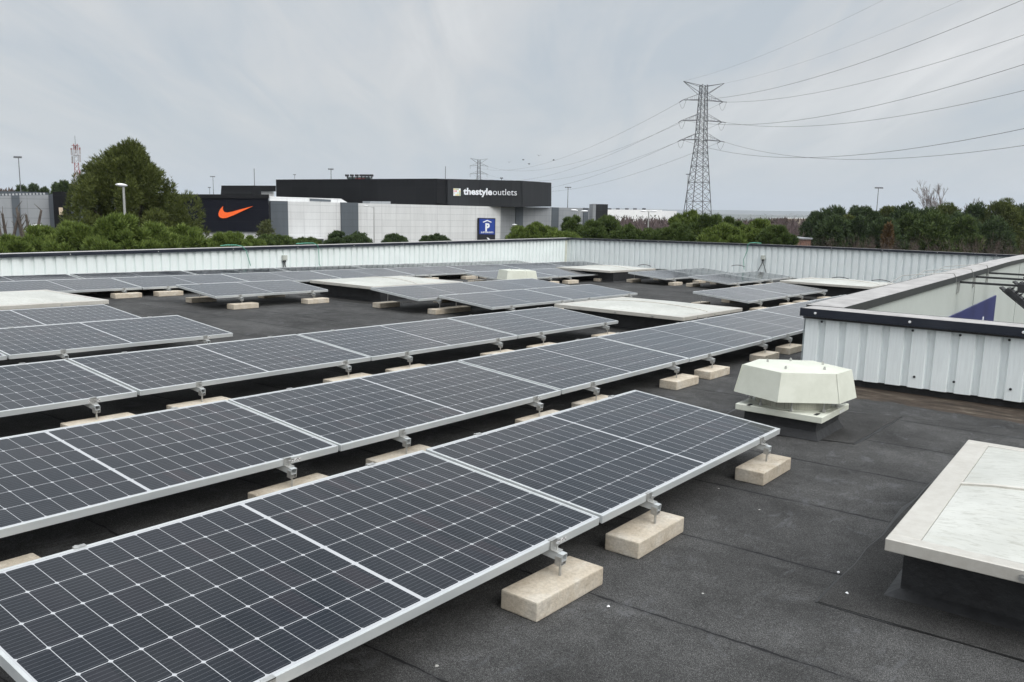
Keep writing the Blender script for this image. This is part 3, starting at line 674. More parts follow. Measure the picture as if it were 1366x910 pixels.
# ------------------------------------------------------------------ small roof fittings
def loop_cable(x, y, w, h, label, rz=0):
    g = MB(); g.tube([(w*(i/10-.5), 0, h*math.sin(math.pi*i/10)) for i in range(11)], .008, 6)
    o = g.build('cable_loop', M_WIRE); o.matrix_world = RM(x, y, -1.12, rz); tag(o, label, 'cable', 'black cable loops by the back wall')
loop_cable(-11.0, 20.2, .40, .035, 'black cable loop behind the far small rooflight, left one')
loop_cable(-9.6, 23.2, .40, .035, 'black cable loop at the wall foot above the far panels')
loop_cable(-5.9, 20.4, .4, .03, 'black cable loop on the far edge of the right rooflight, left')
loop_cable(-5.0, 20.4, .4, .03, 'black cable loop on the far edge of the right rooflight, right')
def jbox(M, label):
    r = empty('junction_box', M)
    g = MB(); g.box(-.06, .06, -.07, -.006, -.02, .10); g.build('housing', M_PLAS, r, bevel=.006)
    g = MB(); g.box(-.045, .045, -.078, -.071, -.005, .085); g.build('cover', M_PLAS, r)
    g = MB(); g.box(-.028, .028, -.06, -.01, -.06, -.021); g.build('gland', M_DARK, r)
    for s in (-1, 1):
        g = MB(); g.tube([(s*.015, -.035, -.06), (s*.02, -.035, -.14), (s*.07, -.04, -.25), (s*.14, -.06, -.42)], .011, 6); g.build('cable', M_WIRE, r)
    tag(r, label, 'junction box', 'junction boxes on the parapet walls')
jbox(WM(-16.2, 12.33, -1.09, rad(90)), 'small pale junction box with cables on the left parapet wall')
jbox(WM(-9.25, 24.2, -.90, 0), 'small pale junction box with cables on the back right parapet wall')
def rope(pts, M, label, m=M_GREEN, r=.009, name='green_wire', grp='thin green wires hung over the parapets', cat='wire'):
    g = MB(); g.tube(pts, r, 6); o = g.build(name, m); o.matrix_world = M; tag(o, label, cat, grp)
rope([(-.5, .2, -.765), (-.42, .1, -.745), (-.25, -.02, -.74), (-.12, -.06, -.77), (-.03, -.062, -.86), (.08, -.07, -1.2)], WM(-16.2, 11.3, -.01, rad(90)), 'thin green wire over the left wall, left of its junction box')
rope([(-.45, .2, -.725), (-.3, .05, -.705), (-.12, -.03, -.70), (-.02, -.062, -.75), (.02, -.062, -.86), (.03, -.066, -1.2), (.06, -.1, -1.3)], WM(-16.2, 13.3, -.01, rad(90)), 'thin green wire over the left wall, right of its junction box')
rope([(.3, .2, -.455), (.18, .03, -.44), (.05, -.03, -.45), (0, -.062, -.50), (-.01, -.066, -.7), (-.10, -.068, -.95), (-.06, -.07, -1.25)], WM(-9.73, 24.2, 0, 0), 'thin green wire hanging down the back right wall by the junction box')
# floodlights on arms over the facade sign; straps over the coping
for i, (u, zf, lb) in enumerate(((14.30, -.72, 'nearest black floodlight on a long arm above the blue sign'), (15.65, -.685, 'middle black floodlight on a long arm above the blue sign'), (16.95, -.66, 'farthest black floodlight on a long arm, cut by the right edge'))):
    r = empty('floodlight', RM(-2.4, u, zf))
    g = MB(); g.box(.005, .84, -.016, .016, -.016, .016); g.build('arm', M_DARK, r)
    g = MB(); g.box(.004, .03, -.03, .03, -.17, .02); g.build('wall_bracket', M_GALV, r)
    hd = Matrix.Translation((.86, 0, -.10)) @ Matrix.Rotation(rad(38), 4, 'Y')
    g = MB(); g.box(.80, .90, -.05, .05, -.10, .03); g.build('yoke', M_DARK, r)
    hb = MB(); hb.box(-.18, .20, -.15, .15, -.12, -.05, hd); hb.box(-.20, .23, -.17, .17, -.135, -.1205, hd)
    for q in range(5): hb.box(-.14+.07*q, -.125+.07*q, -.13, .13, -.0495, -.01, hd)
    h_ = hb.build('lamp_head', M_DARK, r)
    g = MB(); g.box(-.26, -.2, -.16, .16, -.13, -.11, hd); g.build('visor', M_DARK, h_)
    tag(r, lb, 'floodlight', 'floodlights over the facade')
for i, (u, lb) in enumerate(((14.0, 'nearest'), (15.4, 'middle'), (16.9, 'farthest'))):
    z_ = ztp(u)
    rope([(-.35, -1.1, z_-.15), (-.18, -.9, z_-.0), (.05, -.75, z_+.03), (.3, -.45, z_+.055), (.36, -.18, z_+.04), (.372, -.04, z_-.03), (.374, 0, z_-.13)], RM(-2.74, u, .01), '%s of the three pale power cables looped over the grey coping' % lb, M_STRAP, .006, 'power_cable', 'power cables of the floodlights', 'cable')
# crumbs of pale grit on the felt
for i, (x, y, r_, lb) in enumerate(((-.93, 3.55, .006, 'small white crumb on the felt nearest the large rooflight corner'), (-.84, 3.36, .006, 'small white crumb on the felt beside the flashing edge'), (-1.50, 2.62, .006, 'small pale crumb on the felt beside the nearest concrete block'))):
    g = MB(); g.tube([(0, 0, 0), (r_*.3, 0, r_*.5), (0, 0, r_)], [r_*1.1, r_, r_*.4], 6); o = g.build('crumb', M_WHITE); o.matrix_world = RM(x, y, ROOF+.0045, i*1.3); tag(o, lb, 'crumb', 'pale crumbs on the roof felt')
# long blue sign on the inner facade; only its far upper corner shows over the near coping
s_root = empty('facade_sign', RM(-2.372, 0, 0))
g = MB(); g.prism([Vector((0, u, z)) for u, z in [(10.6, -1.295), (18.2, -1.122), (18.2, -2.95), (10.6, -3.12)]], Vector((1, 0, 0)), .022)
g.build('board', M_NAVY, s_root)
def text_mesh(body, size, m, bold=0, ext=.01):
    cu = bpy.data.curves.new('lettering', 'FONT'); cu.body = body; cu.size = size; cu.extrude = ext; cu.offset = bold; cu.resolution_u = 3
    o = bpy.data.objects.new('lettering_curve', cu); COL.objects.link(o); bpy.context.view_layer.update()
    me = bpy.data.meshes.new_from_object(o.evaluated_get(bpy.context.evaluated_depsgraph_get()))
    bpy.data.objects.remove(o); me.materials.clear(); me.materials.append(m)
    xs = [v.co.x for v in me.vertices]; return me, min(xs), max(xs)
me, xa, xb = text_mesh('ho', .80, M_SIGNW, .01, .004)
o = bpy.data.objects.new('lettering', me); COL.objects.link(o); o.parent = s_root
# letters read along +u seen from +c
o.matrix_local = Matrix(((0, 0, 1, .006), (1, 0, 0, 16.80), (0, 1, 0, -1.99), (0, 0, 0, 1)))
tag(s_root, 'navy blue facade sign whose corner shows below the floodlights at right', 'sign')

# ------------------------------------------------------------------ distant buildings
class Plane:          # vertical plane through two photo columns at given forward distances
    def __init__(s, xl, Yl, xr, Yr):
        a, b = at(xl, 280, Yl), at(xr, 280, Yr); s.o = Vector((a.x, a.y, 0)); s.t = Vector((b.x-a.x, b.y-a.y, 0)).normalized()
        s.n = Vector((s.t.y, -s.t.x, 0)); 
        if s.n.dot(Vector((0, 0, 0))-s.o) < 0: s.n = -s.n
    def sz(s, x, y):      # (distance along, height)
        d = CF + CR*((x-683)/F) + CU*((455-y)/F); e = Vector((0, 0, EYE)); k = (s.o-e).dot(s.n)/d.dot(s.n); p = e+d*k
        return (p-s.o).dot(s.t), p.z
    def pt(s, a, z, off=0): return s.o+s.t*a+s.n*off+Vector((0, 0, z))
def slab(pl, sz, th, m, name, parent, off=0):
    g = MB(); n = len(sz); g.uv = []
    fr_ = [pl.pt(a, z, off) for a, z in sz]; g.prism(fr_, pl.n, th); g.uv = [(a, z) for a, z in sz]*2
    return g.build(name, m, parent)
def quad(pl, x0, y0, x1, y1, th, m, name, parent, off=0, zb=0.0, yb=None):
    a, za = pl.sz(x0, y0); b, zb_ = pl.sz(x1, y1)
    lo = [(b, zb), (a, zb)] if yb is None else [(b, pl.sz(x1, yb[1])[1]), (a, pl.sz(x0, yb[0])[1])]
    return slab(pl, [(a, za), (b, zb_)]+lo, th, m, name, parent, off)

mall = empty('retail_building', Matrix.Translation(at(520, 330, 112)*1.0)); mall.location.z = 0; mall.location = (mall.location.x, mall.location.y, 0)
bpy.context.view_layer.update()
def adopt(root):
    bpy.context.view_layer.update(); inv = root.matrix_world.inverted()
    for c in root.children: c.matrix_parent_inverse = inv
A = Plane(360, 100, 668, 122); B = Plane(668, 122, 736, 133); C = Plane(368, 133, 583, 120.5); D = Plane(583, 120, 697, 121); Ep = Plane(697, 121, 735, 132); Fp = Plane(736, 134, 792, 138)
quad(A, 360, 268.2, 668, 275.8, 14, M_BWHITE, 'white_wall', mall)
quad(A, 359.5, 267.9, 382.7, 268.4, .3, M_BSLATE, 'slate_stripe', mall, .25)
quad(A, 454, 270.0, 476.6, 270.5, .3, M_BSLATE, 'slate_stripe', mall, .25)
quad(A, 382.8, 316, 431, 316.6, 1.6, M_BWHITE, 'canopy', mall, 1.8, yb=(317.8, 318.4))
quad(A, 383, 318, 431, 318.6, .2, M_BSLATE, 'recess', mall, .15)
quad(A, 394.2, 318, 395.8, 318, .3, M_BWHITE, 'canopy_post', mall, 1.7)
A2 = Plane(360, 106, 470, 111)
quad(A2, 360, 262.2, 455, 265.2, .5, M_BWHITE, 'roof_edge', mall, 0, yb=(272, 274))
slab(A2, [A2.sz(*p) for p in [(455, 265.2), (464.5, 270.8), (455, 272)]], .5, M_BWHITE, 'roof_edge', mall)
quad(A2, 413, 264.8, 441, 266.6, .1, M_BSLATE, 'roof_vent', mall, .1, yb=(268.2, 269.2))
A3 = Plane(490, 112, 530, 115); quad(A3, 494, 268.6, 521, 268.9, 2, M_BGREY, 'roof_vent', mall, 0, yb=(272, 272.5))
quad(B, 668, 275.8, 736, 277.0, 10, M_BGREY, 'grey_wall', mall)
quad(B, 687.5, 276, 697, 276.3, .2, M_BSLATE, 'slate_stripe', mall, .15)
quad(B, 736, 276.6, 745, 276.9, .4, M_BSLATE, 'slate_stripe', mall, .1)
quad(C, 368, 239.6, 583, 238.3, 18, M_BBLACK, 'black_upper_storey', mall, yb=(276, 276))
slab(D, [D.sz(*p) for p in [(583, 238.3), (597, 238.7), (597, 272.6), (583, 271.2)]], 9, M_BBLACK, 'black_upper_storey', mall, -.4)
slab(D, [D.sz(*p) for p in [(597, 238.7), (697, 241.2), (697, 276.4), (597, 273.0)]], 9, M_BCHAR, 'sign_box', mall)
slab(Ep, [Ep.sz(*p) for p in [(697, 241.2), (735.5, 243.8), (735.5, 275.6), (697, 276.4)]], 9, M_BCHAR, 'sign_box', mall)
quad(Fp, 736, 277.0, 792, 278.0, 12, M_BGREY, 'grey_wall', mall)
quad(Fp, 778, 277.4, 784.5, 277.6, .2, M_BSLATE, 'slate_stripe', mall, .15)
G2 = Plane(791, 127, 811, 127); quad(G2, 791, 272, 795.2, 272, 6, M_BGREY, 'end_tower', mall); quad(G2, 795.2, 272.3, 811, 272.6, 6, M_BCHAR, 'end_tower', mall, .02)
H2 = Plane(337, 118, 368, 122)
slab(H2, [H2.sz(*p) for p in [(337, 247.6), (368, 247.8), (368, 255.5), (348.5, 255.5), (348.5, 260), (340, 262), (336, 262)]], 6, M_BBLACK, 'roof_house', mall)
quad(H2, 348, 255.6, 369, 255.6, 4, M_BWHITE, 'roof_house_wall', mall, -.5, yb=(264, 264))
for x, y0 in ((340, 225), (594, 222)):
    p = at(x, 262, 124); q = at(x, y0, 124); g = MB(); g.tube([Vector((p.x, p.y, p.z-2)), Vector((p.x, p.y, q.z))], .05, 5); g.build('whip_aerial', M_STEEL, mall)
adopt(mall)
tag(mall, 'long white panelled shopping centre with a black upper storey and charcoal sign box', 'building')
# lettering on the sign box
sg = empty('building_sign'); sg.location = D.pt(*D.sz(650, 257), .1)
def place_text(pl, me, xa, xb, x0, x1, ybase, off, parent, name='lettering'):
    a, z = pl.sz(x0, ybase); b_, _ = pl.sz(x1, ybase); s = (b_-a)/(xb-xa)
    o = bpy.data.objects.new(name, me); COL.objects.link(o); t = pl.t*s; u = Vector((0, 0, s)); n = pl.n
    p = pl.pt(a, z, off)-t*xa
    o.matrix_world = Matrix(((t.x, u.x, n.x, p.x), (t.y, u.y, n.y, p.y), (t.z, u.z, n.z, p.z), (0, 0, 0, 1))); o.parent = parent; return o
me, xa, xb = text_mesh('thestyle', 1.0, M_SIGNW, .035, .02); place_text(D, me, xa, xb, 618, 656.5, 259.4, .12, sg)
me, xa, xb = text_mesh('outlets', 1.0, M_SIGNW, -.004, .02); place_text(D, me, xa, xb, 657.3, 689.3, 260.2, .12, sg)
a0, z0 = D.sz(604.8, 251.4); a1, z1 = D.sz(614.4, 261.4)
slab(D, [(a0, z0), (a1, z0), (a1, z1), (a0, z1)], .08, M_SIGNW, 'logo_plate', sg, .10)
cols = [(.75, .72, .35), (.7, .25, .2), (.75, .45, .5), (.75, .6, .2), (.55, .7, .6), (.7, .7, .7), (.8, .75, .6), (.45, .5, .3)]; rq = random.Random(3)
lm = [mat('logo_tile', c, .5)[0] for c in cols]
for i in range(4):
    for j in range(4):
        if (i+j) % 4 == 3: continue
        w_ = (a1-a0)/4; h_ = (z0-z1)/4
        slab(D, [(a0+w_*i+.03, z0-h_*j-.03), (a0+w_*(i+1)-.03, z0-h_*j-.03), (a0+w_*(i+1)-.03, z0-h_*(j+1)+.03), (a0+w_*i+.03, z0-h_*(j+1)+.03)], .03, lm[rq.randrange(8)], 'logo_tile', sg, .135)
adopt(sg)
tag(sg, 'white lettering with a small coloured square logo on the charcoal sign box', 'sign')
# parking sign
pk = empty('parking_sign'); a, z = A.sz(646.8, 300); pk.location = A.pt(a, z, .3)
quad(A, 636.4, 290.6, 659.2, 291.2, .2, M_SIGNK, 'board', pk, .3, yb=(324, 325))
quad(A, 637.6, 291.8, 658.0, 292.4, .05, M_SIGNB, 'blue_face', pk, .36, yb=(312.3, 312.8))
me, xa, xb = text_mesh('P', 1.0, M_SIGNW, .045, .01); place_text(A, me, xa, xb, 645.2, 651.0, 308.0, .38, pk)
me, xa, xb = text_mesh('SUBTERRÁNEO', 1.0, M_SIGNW, .01, .01); place_text(A, me, xa, xb, 639.3, 655.9, 311.0, .38, pk)
slab(A, [A.sz(*p) for p in [(641.8, 296.2), (647.8, 293.3), (653.8, 296.2), (652.8, 297.0), (647.8, 294.9), (642.6, 297.0)]], .05, M_SIGNW, 'roof_mark', pk, .41)
slab(A, [A.sz(*p) for p in [(647.0, 317.0), (648.8, 317.0), (652, 320.0), (652, 323), (650, 321)]], .05, M_SIGNW, 'arrow', pk, .41)
adopt(pk); tag(pk, 'blue and black parking sign with white P on the white shopping centre wall', 'sign')
# black shop with orange mark
S = Plane(225, 92, 358, 96)
shop = empty('shop_building'); shop.location = S.pt(0, 0)
quad(S, 225, 259.5, 358.3, 259.8, 20, M_BNAVY, 'black_facade', shop, yb=(310, 309))
quad(S, 225, 309.6, 358.3, 308.9, 19, M_BWHITE, 'white_base', shop, -.3)
quad(S, 225, 259.2, 358.6, 259.4, .5, M_BBLACK, 'roof_edge', shop, .2, yb=(264.2, 264.6))
adopt(shop); tag(shop, 'black fronted shop with a white base behind the big pine', 'building')
sw = [(740, 190), (600, 226), (530, 246), (478, 255), (449, 249), (436, 230), (433, 208), (438, 190), (412, 215), (396, 242), (389, 268), (392, 290), (405, 305), (430, 313), (468, 310), (540, 283), (640, 236)]
om = slab(S, [S.sz(240+x/7.59, 250+y/7.59) for x, y in sw], .12, M_ORANGE, 'orange_sign', None, .2)
tag(om, 'orange curved tick mark on the black shop front', 'sign')
# rooftop advertising box far behind
rt = empty('rooftop_sign'); Rp = Plane(463, 170, 495, 170); rt.location = Rp.pt(10, 0)
quad(Rp, 463.5, 236.2, 494, 236.2, 1.2, mat('green_grey_board', (.10, .14, .13), .6)[0], 'board', rt, zb=5)
quad(Rp, 474, 237.4, 487.5, 237.4, .1, mat('faded_red_band', (.42, .12, .11), .6)[0], 'red_band', rt, .1, yb=(239.8, 239.8))
for x in (464, 470.5, 477, 483, 487.5, 491.8, 496.5):
    g = MB(); p = Rp.pt(*Rp.sz(x, 234.4), .8); g.box(p.x-.35, p.x+.35, p.y-.3, p.y+.3, p.z-.2, p.z+.2); g.box(p.x-.06, p.x+.06, p.y, p.y+.8, p.z-.6, p.z-.1); g.build('spotlight', M_DARK, rt)
adopt(rt); tag(rt, 'small grey rooftop hoarding with faded red band and spotlights above the black storey', 'sign')
# grey building at left
K = Plane(-40, 73, 64, 76); K2 = Plane(64, 76, 72, 74.5); K3 = Plane(70, 74, 82, 74)
gl = empty('grey_building'); gl.location = K.pt(6, 0)
quad(K, -40, 262.5, 64.5, 260.0, 16, M_BGREY, 'grey_wall', gl)
quad(K, 15, 261.2, 25.8, 260.9, .2, M_BSLATE, 'slate_stripe', gl, .12)
quad(K2, 64.5, 260, 70.5, 258.5, 10, M_BSLATE, 'slate_end', gl)
quad(K3, 70, 256.0, 82, 255.6, 14, M_BBLACK, 'black_block', gl)
K4 = Plane(-40, 90, 38, 90); quad(K4, -40, 254.2, 37, 255.8, 4, M_BSLATE, 'plant_screen', gl, yb=(265, 265))
for i in range(22):
    x = -38+i*4.6; a, z = K.sz(x, 262.0-.024*(x+40)); g = MB(); p = K.pt(a, z, -.2); g.box(p.x-.06, p.x+.06, p.y, p.y+.1, p.z, p.z+.16); g.build('parapet_clip', M_BWHITE, gl)
adopt(gl); tag(gl, 'grey panelled building with a slate stripe at the far left', 'building')
po = slab(K3, [K3.sz(*p) for p in [(79.5, 277), (84, 277), (85.2, 286.8), (80.5, 286.8)]], .1, mat('pale_poster', (.62, .50, .36), .6)[0], 'poster', None, .15)
tag(po, 'small pale poster on the black block beside the big pine', 'poster')
# white warehouse far away
Wp = Plane(811, 420, 905, 440); wh = empty('warehouse'); wh.location = Wp.pt(20, 0)
quad(Wp, 805, 279.6, 883, 280.2, 40, M_WHITE, 'wall', wh); quad(Plane(883, 440, 905, 440), 883, 281.2, 903, 281.6, 30, M_WHITE, 'wing', wh)
for x in (818, 829, 841, 852, 864): 
    p = Wp.pt(*Wp.sz(x, 279), -3); g = MB(); g.box(p.x-.8, p.x+.8, p.y, p.y+2, p.z-.5, p.z+.45); g.build('roof_unit', M_BSLATE, wh)
adopt(wh); tag(wh, 'long low white warehouse in the distance left of the tall pylon', 'building')
Wq = Plane(1040, 520, 1080, 520); w2 = empty('warehouse'); w2.location = Wq.pt(10, 0); quad(Wq, 1046, 291.5, 1083, 292, 25, mat('sandy_render', (.42, .36, .28), .8)[0], 'wall', w2); quad(Wq, 1044, 290.6, 1084, 291, 26, M_WHITE, 'roof', w2, .5, yb=(291.6, 292)); adopt(w2)
tag(w2, 'low sandy shed in the distance left of the dark trees', 'building')
Wr = Plane(1050, 60, 1080, 60); bw = empty('brick_hut'); quad(Wr, 1052, 318.5, 1082, 319.5, 5, mat('brick_red', (.22, .12, .09), .8)[0], 'wall', bw); quad(Wr, 1050, 316.8, 1083, 317.4, 5.3, M_BGREY, 'roof', bw, .15, yb=(318.5, 319.5)); adopt(bw)
tag(bw, 'low reddish hut roof just above the back wall, left of the dark trees', 'building')

# ------------------------------------------------------------------ masts, lamps, pylons
def mast(x, y, Y, label, head=.8, r=.12, group='tall floodlight masts'):
    p = at(x, y, Y); t = empty('floodlight_mast', Matrix.Translation((p.x, p.y, 0)))
    g = MB(); g.tube([(0, 0, 0), (0, 0, p.z)], [r*1.2, r*.5], 8); g.build('pole', M_STEEL, t)
    g = MB(); g.box(-head*.8, head*.8, -.1, .1, p.z-.04, p.z+.06)
    g.build('crossbar', M_STEEL, t)
    for s in (-1, -.33, .33, 1):
        g = MB(); g.box(s*head*.7-.12, s*head*.7+.12, -.3, -.08, p.z-.16, p.z+.08); g.build('lamp', M_STEEL, t)
    tag(t, label, 'mast', group)
mast(24.5, 209.5, 118, 'tall floodlight mast above the grey building at far left', .55, .10)
mast(284, 235.5, 240, 'thin distant mast above the black shop', .8, .13)
mast(441.5, 225.5, 170, 'floodlight mast above the black upper storey at left', .6, .12)
mast(669, 237.5, 190, 'short mast just above the black storey near the sign box', .3, .12)
mast(757.8, 250, 190, 'floodlight mast between the sign box and the wires', .8, .12)
mast(1172, 250.5, 150, 'leaning floodlight mast above the dark trees at right', .8, .11)
mast(918, 232.5, 225, 'floodlight mast close against the tall pylon', .7, .13)
mast(393, 233, 320, 'tiny far mast above the left end of the black storey', .6, .14)
mast(279.5, 250, 260, 'tiny far mast left of the thin mast over the shop', .4, .12)
def lamp(x, y, Y, arms, label):
    p = at(x, y, Y); t = empty('street_lamp', Matrix.Translation((p.x, p.y, 0)))
    g = MB(); g.tube([(0, 0, 0), (0, 0, p.z)], [.09, .045], 8); g.build('pole', M_GALV, t)
    for a0_, ln, dz in arms:
        d = Vector((math.cos(a0_), math.sin(a0_), 0)); g = MB(); g.tube([(0, 0, p.z-.08), d*ln*.5+Vector((0, 0, p.z)), d*ln+Vector((0, 0, p.z+dz))], .022, 6); g.build('arm', M_GALV, t)
        hm = MB(); n_ = 12; c = d*ln+Vector((0, 0, p.z+dz)); vs = []; sdir = Vector((-d.y, d.x, 0))
        for i in range(7):
            f_ = i/6; w2_ = .17*math.sin(math.pi*(.08+.84*f_))**.6; 
            for k in range(n_):
                an = 2*math.pi*k/n_; vs.append(c+d*(.50*f_-.18)+sdir*(w2_*math.cos(an)*.8)+Vector((0, 0, w2_*.40*math.sin(an)+.02*f_)))
        fs = [(i*n_+k, i*n_+(k+1) % n_, (i+1)*n_+(k+1) % n_, (i+1)*n_+k) for i in range(6) for k in range(n_)]+[tuple(range(n_)), tuple(6*n_+k for k in range(n_))]
        hm.add(vs, fs); hm.build('lamp_head', M_WHITE, t, smooth=True)
    tag(t, label, 'street lamp', 'street lamps beyond the roof')
lamp(164.5, 247.5, 33, [(rad(250), .02, 0)], 'single headed street lamp in front of the big pine')
lamp(498.8, 276, 92, [(rad(185), .8, .1)], 'slim street lamp in front of the white shopping centre wall')
lamp(773, 281.8, 62, [(rad(175), .3, .05), (rad(-5), .3, 0)], 'twin headed street lamp beside the pale grey building end')
lamp(865.5, 282.0, 68, [(rad(178), .35, .0), (rad(2), .35, 0)], 'twin headed street lamp right of the white warehouse')
lamp(690, 300, 88, [(rad(185), .2, 0)], 'short street lamp before the slate stripe under the sign box')
p = at(42, 301, 34); 
lamp(45.5, 301, 46, [(rad(20), .05, 0)], 'low street lamp among the lopped trees at far left')
# telecom tower, red and white
def lattice(g, zs, hw, r, rot, legs=True, br=True):
    def cs(i): return [Vector((hw[i]*sx*math.cos(rot)-hw[i]*sy*math.sin(rot), hw[i]*sx*math.sin(rot)+hw[i]*sy*math.cos(rot), zs[i])) for sx, sy in ((-1, -1), (1, -1), (1, 1), (-1, 1))]
    for i in range(len(zs)-1):
        a, b_ = cs(i), cs(i+1)
        for k in range(4):
            g.tube([a[k], b_[k]], r, 4, False)
            g.tube([a[k], b_[(k+1) % 4]], r*.6, 3, False); g.tube([a[(k+1) % 4], b_[k]], r*.6, 3, False)
            if i % 2 == 0: g.tube([a[k], a[(k+1) % 4]], r*.6, 3, False)
p = at(100.5, 192, 175); tw = empty('telecom_tower', Matrix.Translation((p.x, p.y, 0)))
g = MB(); zs = [p.z*i/22 for i in range(23)]; lattice(g, zs, [.50-.14*i/22 for i in range(23)], .05, .4); g.build('lattice', M_REDW, tw)
for zf, rr in ((.985, .55), (.90, .55)):
    g = MB(); g.box(-rr, rr, -rr, rr, p.z*zf-.1, p.z*zf); 
    g.build('platform', M_REDW, tw)
for i, (dx_, dz_) in enumerate(((-.85, -1.6), (.85, -1.4), (-.8, -3.2), (.8, -2.9), (.6, -6), (-.6, -7), (.6, -8.2), (0, -1.2))):
    g = MB(); g.box(dx_-.10, dx_+.10, -.2, .1, p.z+dz_-.7, p.z+dz_+.7); g.build('antenna_panel', M_REDW, tw)
g = MB(); g.tube([(0, 0, p.z-.2), (0, 0, p.z+1.6)], .05, 5); g.build('lightning_rod', M_STEEL, tw)
tag(tw, 'red and white lattice telecom tower behind the big pine', 'tower')

LD = Vector((75.0, -345.0, 0)).normalized(); LP = Vector((-LD.y, LD.x, 0))
def pylon(base, label, s=1.0):
    t = empty('pylon', Matrix.Translation(base)); rot = math.atan2(LP.y, LP.x)
    H = 45.0; g = MB(); zs = []; hw = []
    z = 0.0; w0 = lambda z: (3.7-(3.7-1.25)*min(z, 30)/30) if z < 30 else 1.25-.45*(z-30)/15
    while z < H-.01: zs.append(z); hw.append(w0(z)); z += max(1.6, w0(z)*1.05)
    zs.append(H); hw.append(w0(H)); lattice(g, zs, hw, .11, rot); g.build('tower_body', M_LATT, t)
    tips = []
    for za in (41.0, 35.6, 30.4):
        L = 5.9
        for sd in (-1, 1):
            g = MB(); tip = LP*(sd*L)+Vector((0, 0, za-.2)); wv = w0(za)
            for q in (-1, 1):
                r0 = LP*(sd*wv)+LD*(q*wv); g.tube([r0+Vector((0, 0, za)), tip], .07, 4, False); g.tube([r0+Vector((0, 0, za+1.7)), tip], .05, 4, False)
                for f_ in (.25, .5, .75):
                    a_ = (r0+Vector((0, 0, za))).lerp(tip, f_); b_ = (r0+Vector((0, 0, za+1.7))).lerp(tip, f_); g.tube([a_, b_], .04, 3, False)
            g.tube([LP*(sd*wv)-LD*wv+Vector((0, 0, za)), LP*(sd*wv)+LD*wv+Vector((0, 0, za))], .06, 3, False)
            g.build('crossarm', M_LATT, t)
            for q in (-1, 1):
                g = MB(); g.tube([tip, tip+LD*(q*2.2)-Vector((0, 0, .35))], .11, 5); g.build('insulator', M_STEEL, t)
            g = MB(); g.tube([tip+LD*(2.2*(i/5-1))+Vector((0, 0, -.35-1.9*math.sin(math.pi*i/10))) for i in range(11)], .035, 4); g.build('jumper', M_WIRE, t)
            tips.append((sd, za))
    for sd in (-1, 1):
        g = MB(); tip = LP*(sd*6.0)+Vector((0, 0, H+.7))
        for q in (-1, 1):
            g.tube([LP*(sd*.9)+LD*q*.9+Vector((0, 0, H-.3)), tip], .07, 4, False); g.tube([LP*(sd*1.1)+LD*q*1.1+Vector((0, 0, H-2.4)), tip], .07, 4, False)
        g.build('earth_wire_arm', M_LATT, t)
    tag(t, label, 'pylon', 'electricity pylons'); return t
NB = at(929.5, 300, 237); NB = Vector((NB.x, NB.y, 0)); FB = at(638, 300, 582); FB = Vector((FB.x, FB.y, 0))
pylon(NB, 'tall grey lattice electricity pylon rising right of the warehouse')
pylon(FB, 'small far pylon peeping above the charcoal sign box')
names = {41.0: 'upper', 35.6: 'middle', 30.4: 'lower'}
NX = Vector((87.5, -59.9, 25.7)); ND = Vector((NX.x-NB.x, NX.y-NB.y, 0)).normalized(); NPp = Vector((-ND.y, ND.x, 0))
def wire(p0, p1, sag, label, r):
    g = MB(); n_ = 40; g.tube([p0.lerp(p1, i/n_)-Vector((0, 0, sag*4*(i/n_)*(1-i/n_))) for i in range(n_+1)], r, 4); o = g.build('power_line', M_WIRE)
    tag(o, label, 'power line', 'power lines of the pylons')
for sd, nm in ((-1, 'left'), (1, 'right')):
    for za, sg_n, sg_f in ((41.0, 15.6, 9.0), (35.6, 18.1, 9.3), (30.4, 20.7, 9.6)):
        for q, a_, b_, sag, side in ((1, NB, NX, sg_n, 'towards the right edge'), (-1, FB, NB, sg_f, 'from the far pylon')):
            e1 = b_+LP*(sd*5.9)-LD*2.2 if q < 0 else b_+NPp*(sd*5.9)
            wire(a_+LP*(sd*5.9)+LD*2.2+Vector((0, 0, za-.55)), e1+Vector((0, 0, za-.55)), sag, 'thin power line, %s %s one of the tall pylon, running %s' % (names[za], nm, side), .030)
    wire(NB+LP*(sd*6)+Vector((0, 0, 45.7)), NX+NPp*(sd*6)+Vector((0, 0, 45.7)), 12, 'faint earth wire from the %s top arm of the tall pylon towards the right' % nm, .014)

# birds
M_BIRD = mat('dark_feathers', (.03, .03, .035), .8)[0]
for i, (x, y) in enumerate(((679, 216.5), (698, 213.5), (705.8, 219), (719, 207.8), (738.5, 213.8))):
    p = at(x, y, 150); g = MB(); s = .34
    g.tube([(0, -.22, 0), (0, -.1, .01), (0, .08, .01), (0, .2, .02)], [.01, .06, .055, .015], 6)
    for sd in (-1, 1): g.add([(0, .08, .02), (sd*.22, .1, .14), (sd*.5, -.06, .06), (sd*.22, -.06, .12), (0, -.08, .02)], [(0, 1, 3, 4), (1, 2, 3)])
    o = g.build('bird', M_BIRD); o.location = p; o.rotation_euler = (0, 0, i*1.1); 
    tag(o, 'tiny dark bird flying above the sign box, %s of five from left' % ORD[i], 'bird', 'birds in the sky')

